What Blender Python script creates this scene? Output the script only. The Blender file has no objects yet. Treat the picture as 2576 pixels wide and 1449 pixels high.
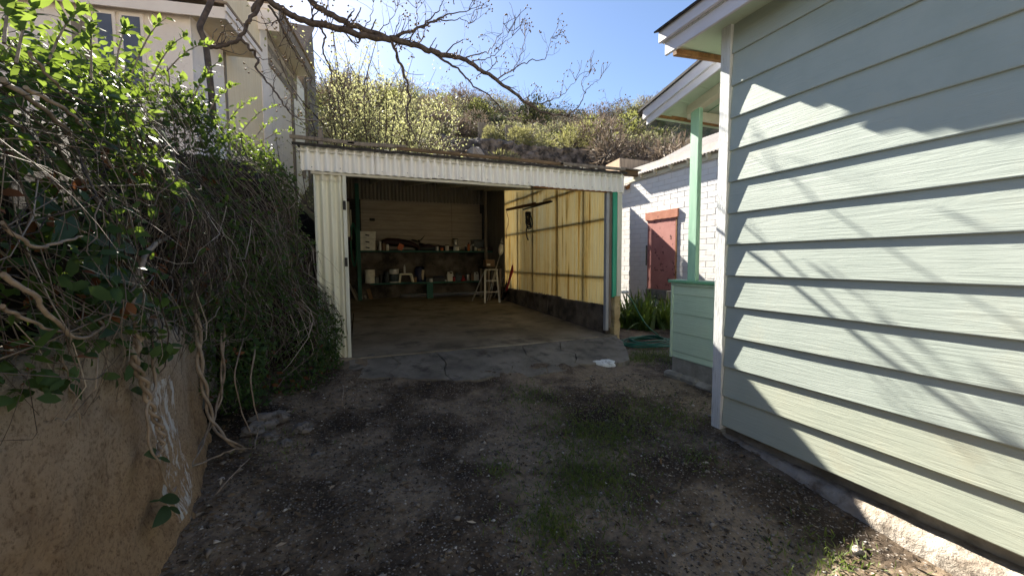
import bpy, math, random
import numpy as np
from mathutils import Vector, Matrix, noise
random.seed(11); rng = np.random.default_rng(5)
PI = math.pi; R = math.radians
SC = bpy.context.scene; COL = SC.collection

# ------------------------------------------------------------------ camera, sky, sun, exposure
FPX, PW, PH = 1020.0, 2576.0, 1449.0            # focal length in units of the photo's width
YAW, PITCH, ROLL = R(21.8), R(3.8), R(0.36)
EYE = Vector((0, 0, 1.5))
FW = Vector((math.sin(YAW)*math.cos(PITCH), math.cos(YAW)*math.cos(PITCH), -math.sin(PITCH)))
_r = Vector((math.cos(YAW), -math.sin(YAW), 0)); _u = _r.cross(FW)
RT = _r*math.cos(ROLL) - _u*math.sin(ROLL); UP = _u*math.cos(ROLL) + _r*math.sin(ROLL)
cam = bpy.data.cameras.new('camera'); camo = bpy.data.objects.new('camera', cam); COL.objects.link(camo)
cam.sensor_width = 36; cam.lens = 36*FPX/PW; cam.clip_start = 0.05; cam.clip_end = 2000
M3 = Matrix((RT, UP, -FW)).transposed().to_4x4(); M3.translation = EYE
camo.matrix_world = M3; SC.camera = camo
SUN_EL, SUN_AZ = R(35.5), R(-9.8)               # azimuth clockwise from +y
SUN = Vector((math.sin(SUN_AZ)*math.cos(SUN_EL), math.cos(SUN_AZ)*math.cos(SUN_EL), math.sin(SUN_EL)))
W = bpy.data.worlds.new('World'); SC.world = W; W.use_nodes = True
nt = W.node_tree; sky = nt.nodes.new('ShaderNodeTexSky'); sky.sky_type = 'NISHITA'
sky.sun_disc = False; sky.sun_elevation = SUN_EL; sky.sun_rotation = SUN_AZ
sky.altitude = 1600; sky.air_density = 0.85; sky.dust_density = 0.9; sky.ozone_density = 1.6
bg = nt.nodes['Background']; bg.inputs[1].default_value = 0.05
nt.links.new(sky.outputs[0], bg.inputs[0])
sl = bpy.data.lights.new('sun', 'SUN'); sl.energy = 5.0; sl.angle = R(0.55); sl.color = (1.0, 0.93, 0.81)
so = bpy.data.objects.new('sun', sl); COL.objects.link(so)
so.rotation_euler = SUN.to_track_quat('Z', 'Y').to_euler(); so.location = (0, 0, 30)
SC.view_settings.view_transform = 'Standard'; SC.view_settings.look = 'None'
SC.view_settings.exposure = 2.3; SC.view_settings.gamma = 1.0; SC.view_settings.use_curve_mapping = False
SC.render.engine = 'CYCLES'
SC.cycles.max_bounces = 8; SC.cycles.diffuse_bounces = 4; SC.cycles.transmission_bounces = 4
SC.cycles.use_denoising = True

# ------------------------------------------------------------------ measuring helpers (photo point + a known plane -> world point)
def ray(u, v): return FW + RT*((u-PW/2)/FPX) - UP*((v-PH/2)/FPX)
def atx(u, v, x): d = ray(u, v); return EYE + d*((x-EYE.x)/d.x)
def aty(u, v, y): d = ray(u, v); return EYE + d*((y-EYE.y)/d.y)
def atz(u, v, z): d = ray(u, v); return EYE + d*((z-EYE.z)/d.z)

# ------------------------------------------------------------------ mesh helpers
def link(o, parent=None):
    COL.objects.link(o)
    if parent is not None: o.parent = parent
    return o
def tag(o, label=None, cat=None, group=None, kind=None):
    if label: o['label'] = label
    if cat: o['category'] = cat
    if group: o['group'] = group
    if kind: o['kind'] = kind
    return o
def thing(name, label, cat, loc=(0, 0, 0), group=None):
    o = bpy.data.objects.new(name, None); o.empty_display_size = .1; o.location = loc
    link(o); return tag(o, label, cat, group)
def np_mesh(name, V, F):
    me = bpy.data.meshes.new(name); V = np.asarray(V, np.float32); F = np.asarray(F, np.int32)
    me.vertices.add(len(V)); me.vertices.foreach_set('co', V.ravel())
    m, k = F.shape; me.loops.add(m*k); me.loops.foreach_set('vertex_index', F.ravel())
    me.polygons.add(m); me.polygons.foreach_set('loop_start', np.arange(m, dtype=np.int32)*k)
    me.update(calc_edges=True); me.validate(); return me
def smooth(me, on=True):
    me.polygons.foreach_set('use_smooth', [on]*len(me.polygons)); me.update()
class MB:
    def __init__(s): s.v = []; s.f = []; s.sm = []
    def add(s, vs, fs, sm=False):
        b = len(s.v); s.v += [tuple(p) for p in vs]; s.f += [tuple(i+b for i in f) for f in fs]; s.sm += [sm]*len(fs); return s
    def box(s, c, d, rot=None, bev=0.0, loc=None):
        """c centre, d full sizes; optional bevel (chamfered box), rotation matrix"""
        c = Vector(c); hx, hy, hz = [q/2 for q in d]; b = min(bev, hx*.9, hy*.9, hz*.9)
        if b <= 0:
            vs = [(x, y, z) for x in (-hx, hx) for y in (-hy, hy) for z in (-hz, hz)]
            fs = [(0,1,3,2), (4,6,7,5), (0,4,5,1), (2,3,7,6), (0,2,6,4), (1,5,7,3)]
        else:
            vs = []; idx = {}
            for sx in (-1, 1):
                for sy in (-1, 1):
                    for sz in (-1, 1):
                        for k in range(3):
                            p = [sx*hx, sy*hy, sz*hz]
                            for j in range(3):
                                if j != k: p[j] -= (sx, sy, sz)[j]*b
                            idx[(sx, sy, sz, k)] = len(vs); vs.append(tuple(p))
            fs = []
            for k in range(3):
                a, c2 = [j for j in range(3) if j != k]
                for sg in (-1, 1):
                    q = []
                    for (m, n) in ((-1,-1), (1,-1), (1,1), (-1,1)):
                        t = [0, 0, 0]; t[k] = sg; t[a] = m; t[c2] = n; q.append(idx[(*t, k)])
                    fs.append(tuple(q))
                for m in (-1, 1):
                    for n in (-1, 1):          # edge running along k
                        lo = [0, 0, 0]; lo[a] = m; lo[c2] = n; hi = list(lo); lo[k] = -1; hi[k] = 1
                        fs.append((idx[(*lo, a)], idx[(*hi, a)], idx[(*hi, c2)], idx[(*lo, c2)]))
            for sx in (-1, 1):
                for sy in (-1, 1):
                    for sz in (-1, 1): fs.append(tuple(idx[(sx, sy, sz, k)] for k in range(3)))
        if rot is not None: vs = [rot @ Vector(p) for p in vs]
        return s.add([c + Vector(p) for p in vs], fs)
    def beam(s, a, b, w, h, up=(0, 0, 1), bev=0.0):
        """rectangular bar from a to b: w across, h along up"""
        a, b = Vector(a), Vector(b); d = (b-a); L = d.length; d.normalize(); up = Vector(up)
        x = d.cross(up)
        if x.length < 1e-4: x = d.cross(Vector((1, 0, 0)))
        x.normalize(); z = x.cross(d).normalized()
        return s.box((a+b)/2, (w, L, h), Matrix((x, d, z)).transposed(), bev)
    def tube(s, pts, rad, n=6, cap=True):
        pts = [Vector(p) for p in pts]; k = len(pts)
        if not hasattr(rad, '__len__'): rad = [rad]*k
        t0 = (pts[1]-pts[0]).normalized(); ref = Vector((0, 0, 1)) if abs(t0.z) < .9 else Vector((1, 0, 0))
        nx = t0.cross(ref).normalized(); vs = []
        for i, p in enumerate(pts):
            t = (pts[min(i+1, k-1)]-pts[max(i-1, 0)])
            t = t.normalized() if t.length > 1e-9 else t0
            nx = (nx - t*nx.dot(t)); nx = nx.normalized() if nx.length > 1e-6 else t.orthogonal().normalized()
            ny = t.cross(nx)
            for j in range(n):
                a = 2*PI*j/n; vs.append(p + (nx*math.cos(a)+ny*math.sin(a))*rad[i])
        fs = [(i*n+j, i*n+(j+1) % n, (i+1)*n+(j+1) % n, (i+1)*n+j) for i in range(k-1) for j in range(n)]
        s.add(vs, fs, True)
        if cap:
            b = len(s.v)-len(vs)
            s.f += [tuple(b+j for j in range(n))[::-1], tuple(b+(k-1)*n+j for j in range(n))]; s.sm += [False, False]
        return s
    def lathe(s, c, prof, n=20, axis=None):
        """prof: (radius, height) list, from centre c up"""
        c = Vector(c); m = axis if axis is not None else Matrix.Identity(3); vs = []
        for r, h in prof:
            for j in range(n):
                a = 2*PI*j/n; vs.append(c + m @ Vector((r*math.cos(a), r*math.sin(a), h)))
        k = len(prof)
        fs = [(i*n+j, i*n+(j+1) % n, (i+1)*n+(j+1) % n, (i+1)*n+j) for i in range(k-1) for j in range(n)]
        s.add(vs, fs, True); b = len(s.v)-len(vs)
        if prof[0][0] > 1e-4: s.f.append(tuple(b+j for j in range(n))[::-1]); s.sm.append(False)
        if prof[-1][0] > 1e-4: s.f.append(tuple(b+(k-1)*n+j for j in range(n))); s.sm.append(False)
        return s
    def prism(s, poly, h, axis='z', off=0.0, zf=None):
        """polygon extruded; axis z: poly is (x,y); x: (y,z); y: (x,z)"""
        def P(p, t):
            if axis == 'z': return (p[0], p[1], off+t + (zf(p[0], p[1]) if zf else 0))
            if axis == 'x': return (off+t, p[0], p[1])
            return (p[0], off+t, p[1])
        n = len(poly); vs = [P(p, 0) for p in poly]+[P(p, h) for p in poly]
        fs = [tuple(range(n))[::-1], tuple(range(n, 2*n))]+[(i, (i+1) % n, n+(i+1) % n, n+i) for i in range(n)]
        return s.add(vs, fs)
    def corr(s, o, du, dv, wd, ln, pitch=.105, amp=.012, seg=8, nv=2, jag=0.0, phase=0.0):
        """corrugated sheet: origin o, du across the waves, dv along them"""
        o, du, dv = Vector(o), Vector(du).normalized(), Vector(dv).normalized(); nn = du.cross(dv).normalized()
        k = max(2, int(wd/pitch*seg)); vs = []
        for j in range(nv):
            for i in range(k+1):
                x = wd*i/k; t = j/(nv-1)*ln
                if jag and j == nv-1: t += random.uniform(-jag, jag)
                vs.append(o+du*x+dv*t+nn*(amp*math.sin(2*PI*(x/pitch)+phase)))
        fs = [(j*(k+1)+i, j*(k+1)+i+1, (j+1)*(k+1)+i+1, (j+1)*(k+1)+i) for j in range(nv-1) for i in range(k)]
        return s.add(vs, fs, True)
    def mesh(s, name):
        me = bpy.data.meshes.new(name); me.from_pydata([tuple(p) for p in s.v], [], s.f)
        me.polygons.foreach_set('use_smooth', s.sm); me.update(); return me
    def build(s, name, mat, parent=None):
        me = s.mesh(name); o = bpy.data.objects.new(name, me); me.materials.append(mat); return link(o, parent)
def obj(name, me, mat=None, parent=None):
    o = bpy.data.objects.new(name, me)
    if mat is not None and not me.materials: me.materials.append(mat)
    return link(o, parent)
def copy_tree(o, parent=None):
    c = o.copy(); COL.objects.link(c); c.parent = parent
    for ch in list(o.children): copy_tree(ch, c)
    return c
def rotz(a): return Matrix.Rotation(a, 3, 'Z')
def leaf_arrays(P, D, N, L, Wd, fold=.25, curl=0.0):
    """folded diamond leaves: base points P, long direction D, face normal N, lengths L, widths Wd"""
    D = D/np.linalg.norm(D, axis=1, keepdims=True); S = np.cross(D, N); S /= np.linalg.norm(S, axis=1, keepdims=True)+1e-9
    N = np.cross(S, D); L = L[:, None]; Wd = Wd[:, None]
    tip = P+D*L-N*L*curl; mid = P+D*L*.45
    a = mid+S*Wd*.5+N*Wd*fold; b = mid-S*Wd*.5+N*Wd*fold
    V = np.stack([P, a, tip, b], 1).reshape(-1, 3); n = len(P); i = np.arange(n)*4
    F = np.concatenate([np.stack([i, i+1, i+2], 1), np.stack([i, i+2, i+3], 1)])
    return V, F
def leaf6_arrays(P, D, N, L, Wd, fold=.25, curl=0.12):
    """oval leaves of six corners, slightly cupped"""
    D = D/np.linalg.norm(D, axis=1, keepdims=True); S = np.cross(D, N); S /= np.linalg.norm(S, axis=1, keepdims=True)+1e-9
    N = np.cross(S, D); L = L[:, None]; Wd = Wd[:, None]
    def at(t, w, c): return P+D*L*t+S*Wd*w-N*L*c
    V = np.stack([P, at(.28, .42, -fold*.25), at(.66, .40, curl*.3-fold*.2), at(1, 0, curl), at(.66, -.40, curl*.3-fold*.2), at(.28, -.42, -fold*.25)], 1).reshape(-1, 3)
    i = np.arange(len(P))*6; F = np.concatenate([np.stack([i+a, i+b, i+c], 1) for a, b, c in ((0, 1, 5), (1, 2, 4), (1, 4, 5), (2, 3, 4))])
    return V, F
def unit(n):
    v = rng.normal(size=(n, 3)); return v/np.linalg.norm(v, axis=1, keepdims=True)
def tubes_arrays(paths, n=3):
    """many thin tubes; paths: list of (pts array (k,3), radii array (k,))"""
    VV, FF, b = [], [], 0
    for pts, rad in paths:
        k = len(pts); t = np.gradient(pts, axis=0); t /= np.linalg.norm(t, axis=1, keepdims=True)+1e-9
        ref = np.array([.31, .52, .79]); nx = np.cross(t, ref); nx /= np.linalg.norm(nx, axis=1, keepdims=True)+1e-9
        ny = np.cross(t, nx); a = np.arange(n)*2*PI/n
        V = pts[:, None, :]+(nx[:, None, :]*np.cos(a)[None, :, None]+ny[:, None, :]*np.sin(a)[None, :, None])*rad[:, None, None]
        VV.append(V.reshape(-1, 3)); i = np.arange(k-1)[:, None]*n; j = np.arange(n)[None, :]; j2 = (j+1) % n
        FF.append(np.stack([i+j, i+j2, i+n+j2, i+n+j], -1).reshape(-1, 4)+b); b += k*n
    return np.concatenate(VV), np.concatenate(FF)

# ------------------------------------------------------------------ materials
def new_mat(name):
    m = bpy.data.materials.new(name); m.use_nodes = True; t = m.node_tree
    return m, t, t.nodes['Principled BSDF']
def N(t, kind, **kw):
    n = t.nodes.new(kind)
    for k, v in kw.items():
        if k in n.inputs: n.inputs[k].default_value = v
        else: setattr(n, k, v)
    return n
def coords(t, scale=(1, 1, 1), space='Object', rot=(0, 0, 0)):
    c = t.nodes.new('ShaderNodeTexCoord'); m = t.nodes.new('ShaderNodeMapping'); m.inputs['Scale'].default_value = scale
    m.inputs['Rotation'].default_value = rot
    t.links.new(c.outputs[space], m.inputs['Vector']); return m.outputs[0]
def ramp(t, fac, stops):
    r = t.nodes.new('ShaderNodeValToRGB'); e = r.color_ramp.elements
    while len(e) > 1: e.remove(e[-1])
    for i, (p, c) in enumerate(stops):
        k = e[0] if i == 0 else e.new(p)
        k.position = p; k.color = (*c, 1) if len(c) == 3 else c
    t.links.new(fac, r.inputs[0]); return r.outputs[0]
def mixc(t, fac, a, b, mode='MIX'):
    m = t.nodes.new('ShaderNodeMix'); m.data_type = 'RGBA'; m.blend_type = mode
    for sock, val in ((m.inputs[0], fac), (m.inputs[6], a), (m.inputs[7], b)):
        if hasattr(val, 'links'): t.links.new(val, sock)
        else: sock.default_value = (*val, 1) if hasattr(val, '__len__') else val
    return m.outputs[2]
def bump(t, bs, h, strength=.3, dist=.01):
    b = t.nodes.new('ShaderNodeBump'); b.inputs['Strength'].default_value = strength; b.inputs['Distance'].default_value = dist
    t.links.new(h, b.inputs['Height']); t.links.new(b.outputs[0], bs.inputs['Normal'])
def surf(name, c1, c2, scale=4.0, rough=.75, bstr=.25, bdist=.008, stretch=(1, 1, 1), detail=6, lo=.35, hi=.65,
         c3=None, s3=30.0, w3=(.55, .7), metal=0.0, spec=.4, space='Object', bscale=None):
    """two-colour noise surface with an optional third colour in specks/stains and matching relief"""
    m, t, bs = new_mat(name); co = coords(t, stretch, space)
    n = N(t, 'ShaderNodeTexNoise', Scale=scale, Detail=detail, Roughness=.6); t.links.new(co, n.inputs['Vector'])
    col = ramp(t, n.outputs['Fac'], [(lo, c1), (hi, c2)])
    if c3 is not None:
        n3 = N(t, 'ShaderNodeTexNoise', Scale=s3, Detail=5, Roughness=.65); t.links.new(co, n3.inputs['Vector'])
        f3 = ramp(t, n3.outputs['Fac'], [(w3[0], (0, 0, 0)), (w3[1], (1, 1, 1))])
        col = mixc(t, f3, col, c3)
    t.links.new(col, bs.inputs['Base Color'])
    bs.inputs['Roughness'].default_value = rough; bs.inputs['Metallic'].default_value = metal
    bs.inputs['Specular IOR Level'].default_value = spec
    if bstr:
        nb = N(t, 'ShaderNodeTexNoise', Scale=bscale or scale*6, Detail=8, Roughness=.65); t.links.new(co, nb.inputs['Vector'])
        bump(t, bs, nb.outputs['Fac'], bstr, bdist)
    return m
def leafmat(name, c1, c2, trans=.45, rough=.45, scale=18.0, tcol=None, spec=.35):
    m, t, bs = new_mat(name); g = N(t, 'ShaderNodeNewGeometry')
    n = N(t, 'ShaderNodeTexNoise', Scale=scale, Detail=2); t.links.new(g.outputs['Position'], n.inputs['Vector'])
    rpi = g.outputs['Random Per Island']
    f = N(t, 'ShaderNodeMath', operation='ADD'); t.links.new(n.outputs['Fac'], f.inputs[0]); t.links.new(rpi, f.inputs[1])
    h = N(t, 'ShaderNodeMath', operation='MULTIPLY'); h.inputs[1].default_value = .5; t.links.new(f.outputs[0], h.inputs[0])
    col = ramp(t, h.outputs[0], [(.2, c1), (.75, c2)]); t.links.new(col, bs.inputs['Base Color'])
    bs.inputs['Roughness'].default_value = rough; bs.inputs['Specular IOR Level'].default_value = spec
    tr = N(t, 'ShaderNodeBsdfTranslucent')
    if tcol: t.links.new(mixc(t, .7, col, tcol), tr.inputs['Color'])
    else: t.links.new(col, tr.inputs['Color'])
    mx = N(t, 'ShaderNodeMixShader'); mx.inputs[0].default_value = trans
    t.links.new(bs.outputs[0], mx.inputs[1]); t.links.new(tr.outputs[0], mx.inputs[2])
    t.links.new(mx.outputs[0], t.nodes['Material Output'].inputs[0]); return m
def siding_mat(name, c1, c2, dirt, axis='y'):
    """painted lap siding with pressed wood grain running along the board"""
    m, t, bs = new_mat(name)
    st = (30, 1.6, 30) if axis == 'y' else (1.6, 30, 30)
    co = coords(t, st); co1 = coords(t, (1, 1, 1))
    oi = N(t, 'ShaderNodeObjectInfo'); rm = N(t, 'ShaderNodeVectorMath', operation='SCALE'); rm.inputs['Scale'].default_value = 37.0
    cx_ = N(t, 'ShaderNodeCombineXYZ')
    for q in range(3): t.links.new(oi.outputs['Random'], cx_.inputs[q])
    t.links.new(cx_.outputs[0], rm.inputs[0])
    def shifted(v):
        a = N(t, 'ShaderNodeVectorMath', operation='ADD'); t.links.new(v, a.inputs[0]); t.links.new(rm.outputs[0], a.inputs[1]); return a.outputs[0]
    co = shifted(co); co1 = shifted(co1)
    n = N(t, 'ShaderNodeTexNoise', Scale=1.1, Detail=6, Roughness=.62, Distortion=1.6); t.links.new(co, n.inputs['Vector'])
    w = N(t, 'ShaderNodeTexNoise', Scale=2.6, Detail=5, Roughness=.6); t.links.new(co1, w.inputs['Vector'])
    col = ramp(t, w.outputs['Fac'], [(.3, c1), (.7, c2)])
    d = N(t, 'ShaderNodeTexNoise', Scale=1.3, Detail=7, Roughness=.7); t.links.new(co1, d.inputs['Vector'])
    col = mixc(t, ramp(t, d.outputs['Fac'], [(.55, (0, 0, 0)), (.85, (.75, .75, .75))]), col, dirt)
    t.links.new(col, bs.inputs['Base Color']); bs.inputs['Roughness'].default_value = .6; bs.inputs['Specular IOR Level'].default_value = .3
    bump(t, bs, n.outputs['Fac'], .45, .006); return m
M = {}
M['siding'] = siding_mat('sage_siding_paint', (.375, .435, .39), (.455, .51, .46), (.39, .385, .285))
M['siding_low'] = siding_mat('stained_siding_paint', (.41, .455, .375), (.48, .51, .415), (.39, .335, .20))
M['siding_green'] = siding_mat('green_siding_paint', (.47, .60, .46), (.55, .67, .53), (.40, .49, .36))
M['trim'] = surf('weathered_white_trim', (.64, .67, .66), (.80, .82, .80), 3, .7, .9, .009, (12, 12, .8), c3=(.34, .34, .32), s3=7, w3=(.58, .72))
M['fascia'] = surf('white_fascia_paint', (.62, .61, .66), (.74, .72, .76), 2, .6, .3, .004, (6, .8, 6), c3=(.42, .40, .40), s3=9, w3=(.66, .82))
M['green_post'] = surf('mint_green_paint', (.34, .60, .42), (.43, .68, .50), 4, .5, .5, .006, (7, 7, .8), c3=(.45, .6, .5), s3=12, w3=(.62, .75))
M['green_rail'] = surf('green_rail_paint', (.16, .38, .22), (.23, .46, .28), 4, .5, .3, .004, (5, 1, 5))
M['soffit'] = surf('pale_green_soffit', (.55, .66, .52), (.63, .73, .60), 2, .7, .15, .003, c3=(.42, .50, .38), s3=5, w3=(.6, .8))
M['cream'] = surf('cream_paint', (.66, .64, .50), (.76, .73, .60), 2, .6, .25, .004, (4, 1, 4), c3=(.35, .27, .18), s3=10, w3=(.64, .78))
M['rawwood'] = surf('brown_raw_wood', (.22, .10, .035), (.38, .19, .07), 2, .7, .4, .005, (14, 1.2, 14), c3=(.09, .05, .03), s3=7, w3=(.58, .75))
M['shingle'] = surf('dark_roof_shingle', (.035, .034, .036), (.085, .08, .08), 30, .9, .6, .006)
M['concrete'] = surf('old_concrete', (.20, .185, .16), (.33, .31, .275), 5, .85, .5, .01, c3=(.10, .09, .075), s3=3.2, w3=(.5, .72), bscale=40)
M['slab'] = surf('garage_slab_concrete', (.15, .125, .09), (.30, .26, .20), 1.4, .62, .25, .006, c3=(.075, .062, .05), s3=2.4, w3=(.5, .68), bscale=24, detail=9)
M['apron'] = surf('cracked_apron_concrete', (.11, .098, .08), (.23, .205, .168), 2.2, .8, .5, .012, c3=(.055, .048, .04), s3=4.5, w3=(.5, .7), bscale=26, detail=9)
M['whitestone'] = surf('white_painted_concrete', (.55, .56, .55), (.80, .81, .80), 7, .8, 1.0, .02, c3=(.25, .24, .22), s3=11, w3=(.55, .68))
# ------------------------------------------------------------------ ground
def fbm(x, y, s=1.0, o=4): return noise.fractal(Vector((x*s, y*s, 3.3)), 1.0, 2.0, o)
def sstep(a, b, x): t = max(0, min(1, (x-a)/(b-a))); return t*t*(3-2*t)
def gz(x, y):
    z = .02*sstep(1, 3, y) + .05*sstep(3, 4.6, y) + .05*sstep(1.9, 2.7, x)*sstep(4.5, 1.5, y)
    z -= .09*sstep(2.7, 1.0, y)
    z += .10*sstep(-.2, -.75, x)*sstep(1.2, 2.6, y)                  # litter banked against the wall foot
    z += .42*sstep(10.5, 12.3, y)
    ap = .275-.16*max(0, min(1.6, (5.42-y)))-.004+.03*noise.noise((x*3.3, y*3.3, 6))-.03*sstep(4.62, 4.85, y)*sstep(.1, .4, x); z += max(0, ap-z)*sstep(3.75, 4.25, y)*sstep(-.7, -.2, x)*sstep(3.45, 3.0, x)*sstep(5.8, 5.4, y)
    near = sstep(14, 8, abs(x)+abs(y))
    return z + near*(.018*fbm(x, y, 1.1) + .010*fbm(x+9, y, 4.5, 3)) - .035*math.exp(-((x-1.25)/.35)**2)*sstep(5, 3.5, y)
def axis_pts(lo, hi, step, far):
    a = list(np.arange(lo, hi, step)); d = step
    while a[-1] < far: d *= 1.35; a.append(a[-1]+d)
    d = step
    while a[0] > -far: d *= 1.35; a.insert(0, a[0]-d)
    return a
xs, ys = axis_pts(-1.3, 4.4, .05, 400), axis_pts(.6, 6.0, .05, 400)
V = [(x, y, gz(x, y)) for y in ys for x in xs]; nx = len(xs)
F = [(j*nx+i, j*nx+i+1, (j+1)*nx+i+1, (j+1)*nx+i) for j in range(len(ys)-1) for i in range(nx-1)]
me = np_mesh('ground', V, F); smooth(me)
def ground_mat():
    m, t, bs = new_mat('gravelly_dirt'); co = coords(t, (1, 1, 1))
    n1 = N(t, 'ShaderNodeTexNoise', Scale=1.1, Detail=8, Roughness=.62); n2 = N(t, 'ShaderNodeTexNoise', Scale=16, Detail=8, Roughness=.72)
    v = N(t, 'ShaderNodeTexVoronoi', Scale=58.0); v2 = N(t, 'ShaderNodeTexVoronoi', Scale=23.0)
    for k in (n1, n2, v, v2): t.links.new(co, k.inputs['Vector'])
    col = ramp(t, n1.outputs['Fac'], [(.36, (.036, .027, .020)), (.46, (.098, .074, .053)), (.56, (.27, .21, .15))])
    col = mixc(t, .55, col, ramp(t, n2.outputs['Fac'], [(.35, (.35, .33, .31)), (.68, (1.0, .97, .94))]), 'MULTIPLY')
    sp = N(t, 'ShaderNodeSeparateColor'); t.links.new(v.outputs['Color'], sp.inputs[0])
    g = ramp(t, sp.outputs[0], [(.62, (0, 0, 0)), (.66, (1, 1, 1))]); d = ramp(t, v.outputs['Distance'], [(.25, (1, 1, 1)), (.42, (0, 0, 0))])
    col = mixc(t, mixc(t, 1.0, g, d, 'MULTIPLY'), col, mixc(t, sp.outputs[1], (.13, .115, .10), (.30, .265, .235)))
    gs = N(t, 'ShaderNodeTexNoise', Scale=1.9, Detail=6, Roughness=.65); t.links.new(coords(t, (1, .7, 1), rot=(0, 0, .5)), gs.inputs['Vector'])
    col = mixc(t, ramp(t, gs.outputs['Fac'], [(.60, (0, 0, 0)), (.72, (.6, .6, .6))]), col, (.045, .06, .022))
    t.links.new(col, bs.inputs['Base Color']); bs.inputs['Roughness'].default_value = .95; bs.inputs['Specular IOR Level'].default_value = .15
    ad = N(t, 'ShaderNodeMath', operation='SUBTRACT'); t.links.new(n2.outputs['Fac'], ad.inputs[0]); t.links.new(v2.outputs['Distance'], ad.inputs[1])
    bump(t, bs, ad.outputs[0], .9, .02); return m
M['ground'] = ground_mat()
tag(obj('ground', me, M['ground']), kind='structure', label='dark gravelly dirt driveway in front of the garage')

# ------------------------------------------------------------------ unseen pale roadway and slope, added behind the camera to bounce sunlight forward
M['bounce_street'] = surf('bounce_street_concrete', (.30, .285, .26), (.40, .38, .35), 1.2, .85, .4, .01, c3=(.24, .22, .2), s3=2.5, w3=(.58, .75))
b = MB(); b.add([(-60, -2.4, .055), (60, -2.4, .055), (60, -11, .055), (-60, -11, .055)], [(0, 3, 2, 1)]); tag(b.build('bounce_street', M['bounce_street']), 'pale concrete roadway added behind the viewer to bounce sunlight', kind='structure')
V = []; xs_ = list(np.arange(-70, 71, 4)); ys_ = list(np.arange(0, 64, 3))
for d in ys_:
    for x in xs_: V.append((x, -11.0-d, -.1+d*.62*sstep(0, 6, d)+1.2*fbm(x, d, .09, 3)*sstep(2, 10, d)))
k = len(xs_); F = [(j*k+i, (j+1)*k+i, (j+1)*k+i+1, j*k+i+1) for j in range(len(ys_)-1) for i in range(k-1)]
M['bounceslope'] = surf('bounce_slope_soil', (.16, .14, .105), (.24, .21, .165), .4, .95, .6, .1, c3=(.14, .15, .08), s3=1.4, w3=(.56, .68))
me = np_mesh('slope', V, F); smooth(me); tag(obj('bounce_slope', me, M['bounceslope']), 'pale sunlit hillside across the street', kind='structure')

# ------------------------------------------------------------------ terrace on the left behind the retaining wall
M['soil'] = surf('bank_soil', (.016, .012, .008), (.045, .034, .023), 4, .95, .8, .03, c3=(.01, .008, .006), s3=9, w3=(.5, .65), spec=.08)
prof = [(-.0, -.3), (.02, .5), (.03, 1.0), (-.03, 1.55), (-.16, 2.05), (-.55, 2.42), (-2.5, 2.6), (-7, 2.8), (-60, 4.0)]
ysb = list(np.arange(-6, 13.6, .22)); V = []; nb = len(prof)
for y in ysb:
    x0 = -1.3 if y < 5.2 else -1.3+.62*sstep(5.2, 5.9, y)
    for k, (dx, z) in enumerate(prof):
        V.append((x0+dx+.07*noise.noise((y*1.3, z*1.7, 1)), y, z+.06*noise.noise((y*1.1, k*.8, 5)) + .5*sstep(3, 8, y)*(k >= 3)))
F = [(j*nb+i, (j+1)*nb+i, (j+1)*nb+i+1, j*nb+i+1) for j in range(len(ysb)-1) for i in range(nb-1)]
me = np_mesh('terrace', V, F); smooth(me)
tag(obj('terrace', me, M['soil']), kind='structure', label='soil terrace behind the retaining wall')

# ------------------------------------------------------------------ hillside behind the garage
RIDGE = [(300, 205), (820, 213), (1000, 222), (1090, 238), (1200, 252), (1300, 262), (1400, 280), (1480, 296), (1540, 284), (1600, 262), (1660, 242), (1760, 205), (1900, 165), (2300, 120)]
rx = []; rz = []
for u, v in RIDGE:
    p = aty(u, v, 48.0); rx.append(p.x); rz.append(p.z-.5)
rx = [-80, -30]+rx+[140, 220]; rz = [rz[0]-4, rz[0]]+rz+[rz[-1]+3, rz[-1]-6]
def hz(x, y):
    top = float(np.interp(x, rx, rz)); zt = 8.25+.06*(x-5)*0
    if y < 22: z = .48+(y-12.6)/(22-12.6)*6.5
    elif y < 25: z = 7.2+1.0*sstep(22, 22.6, y)+(y-22)*.03
    elif y < 48: t = (y-25)/23; z = 8.25+(top-8.25)*(t*.85+.15*t*t)
    else: z = top-(y-48)*.16
    return z + (.9*fbm(x, y, .11, 3)*sstep(25, 34, y)*sstep(48, 40, y) + .12*fbm(x, y, .8, 3))*sstep(13, 16, y)
hx = list(np.arange(-60, 110, 1.0)); hy = list(np.arange(12.6, 22, .6))+[22, 22.15, 22.3, 22.5, 22.8, 23.5, 24.2]+list(np.arange(25, 90, .9))
V = [(x, y, hz(x, y)) for y in hy for x in hx]; nx = len(hx)
F = [(j*nx+i, j*nx+i+1, (j+1)*nx+i+1, (j+1)*nx+i) for j in range(len(hy)-1) for i in range(nx-1)]
me = np_mesh('hillside', V, F); smooth(me)
M['hill'] = surf('dry_hill_soil', (.10, .085, .05), (.21, .18, .11), .5, .95, .8, .1, c3=(.075, .085, .035), s3=1.2, w3=(.45, .6), bscale=7)
tag(obj('hillside', me, M['hill']), kind='structure', label='brush covered desert hillside rising behind the garage')

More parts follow.
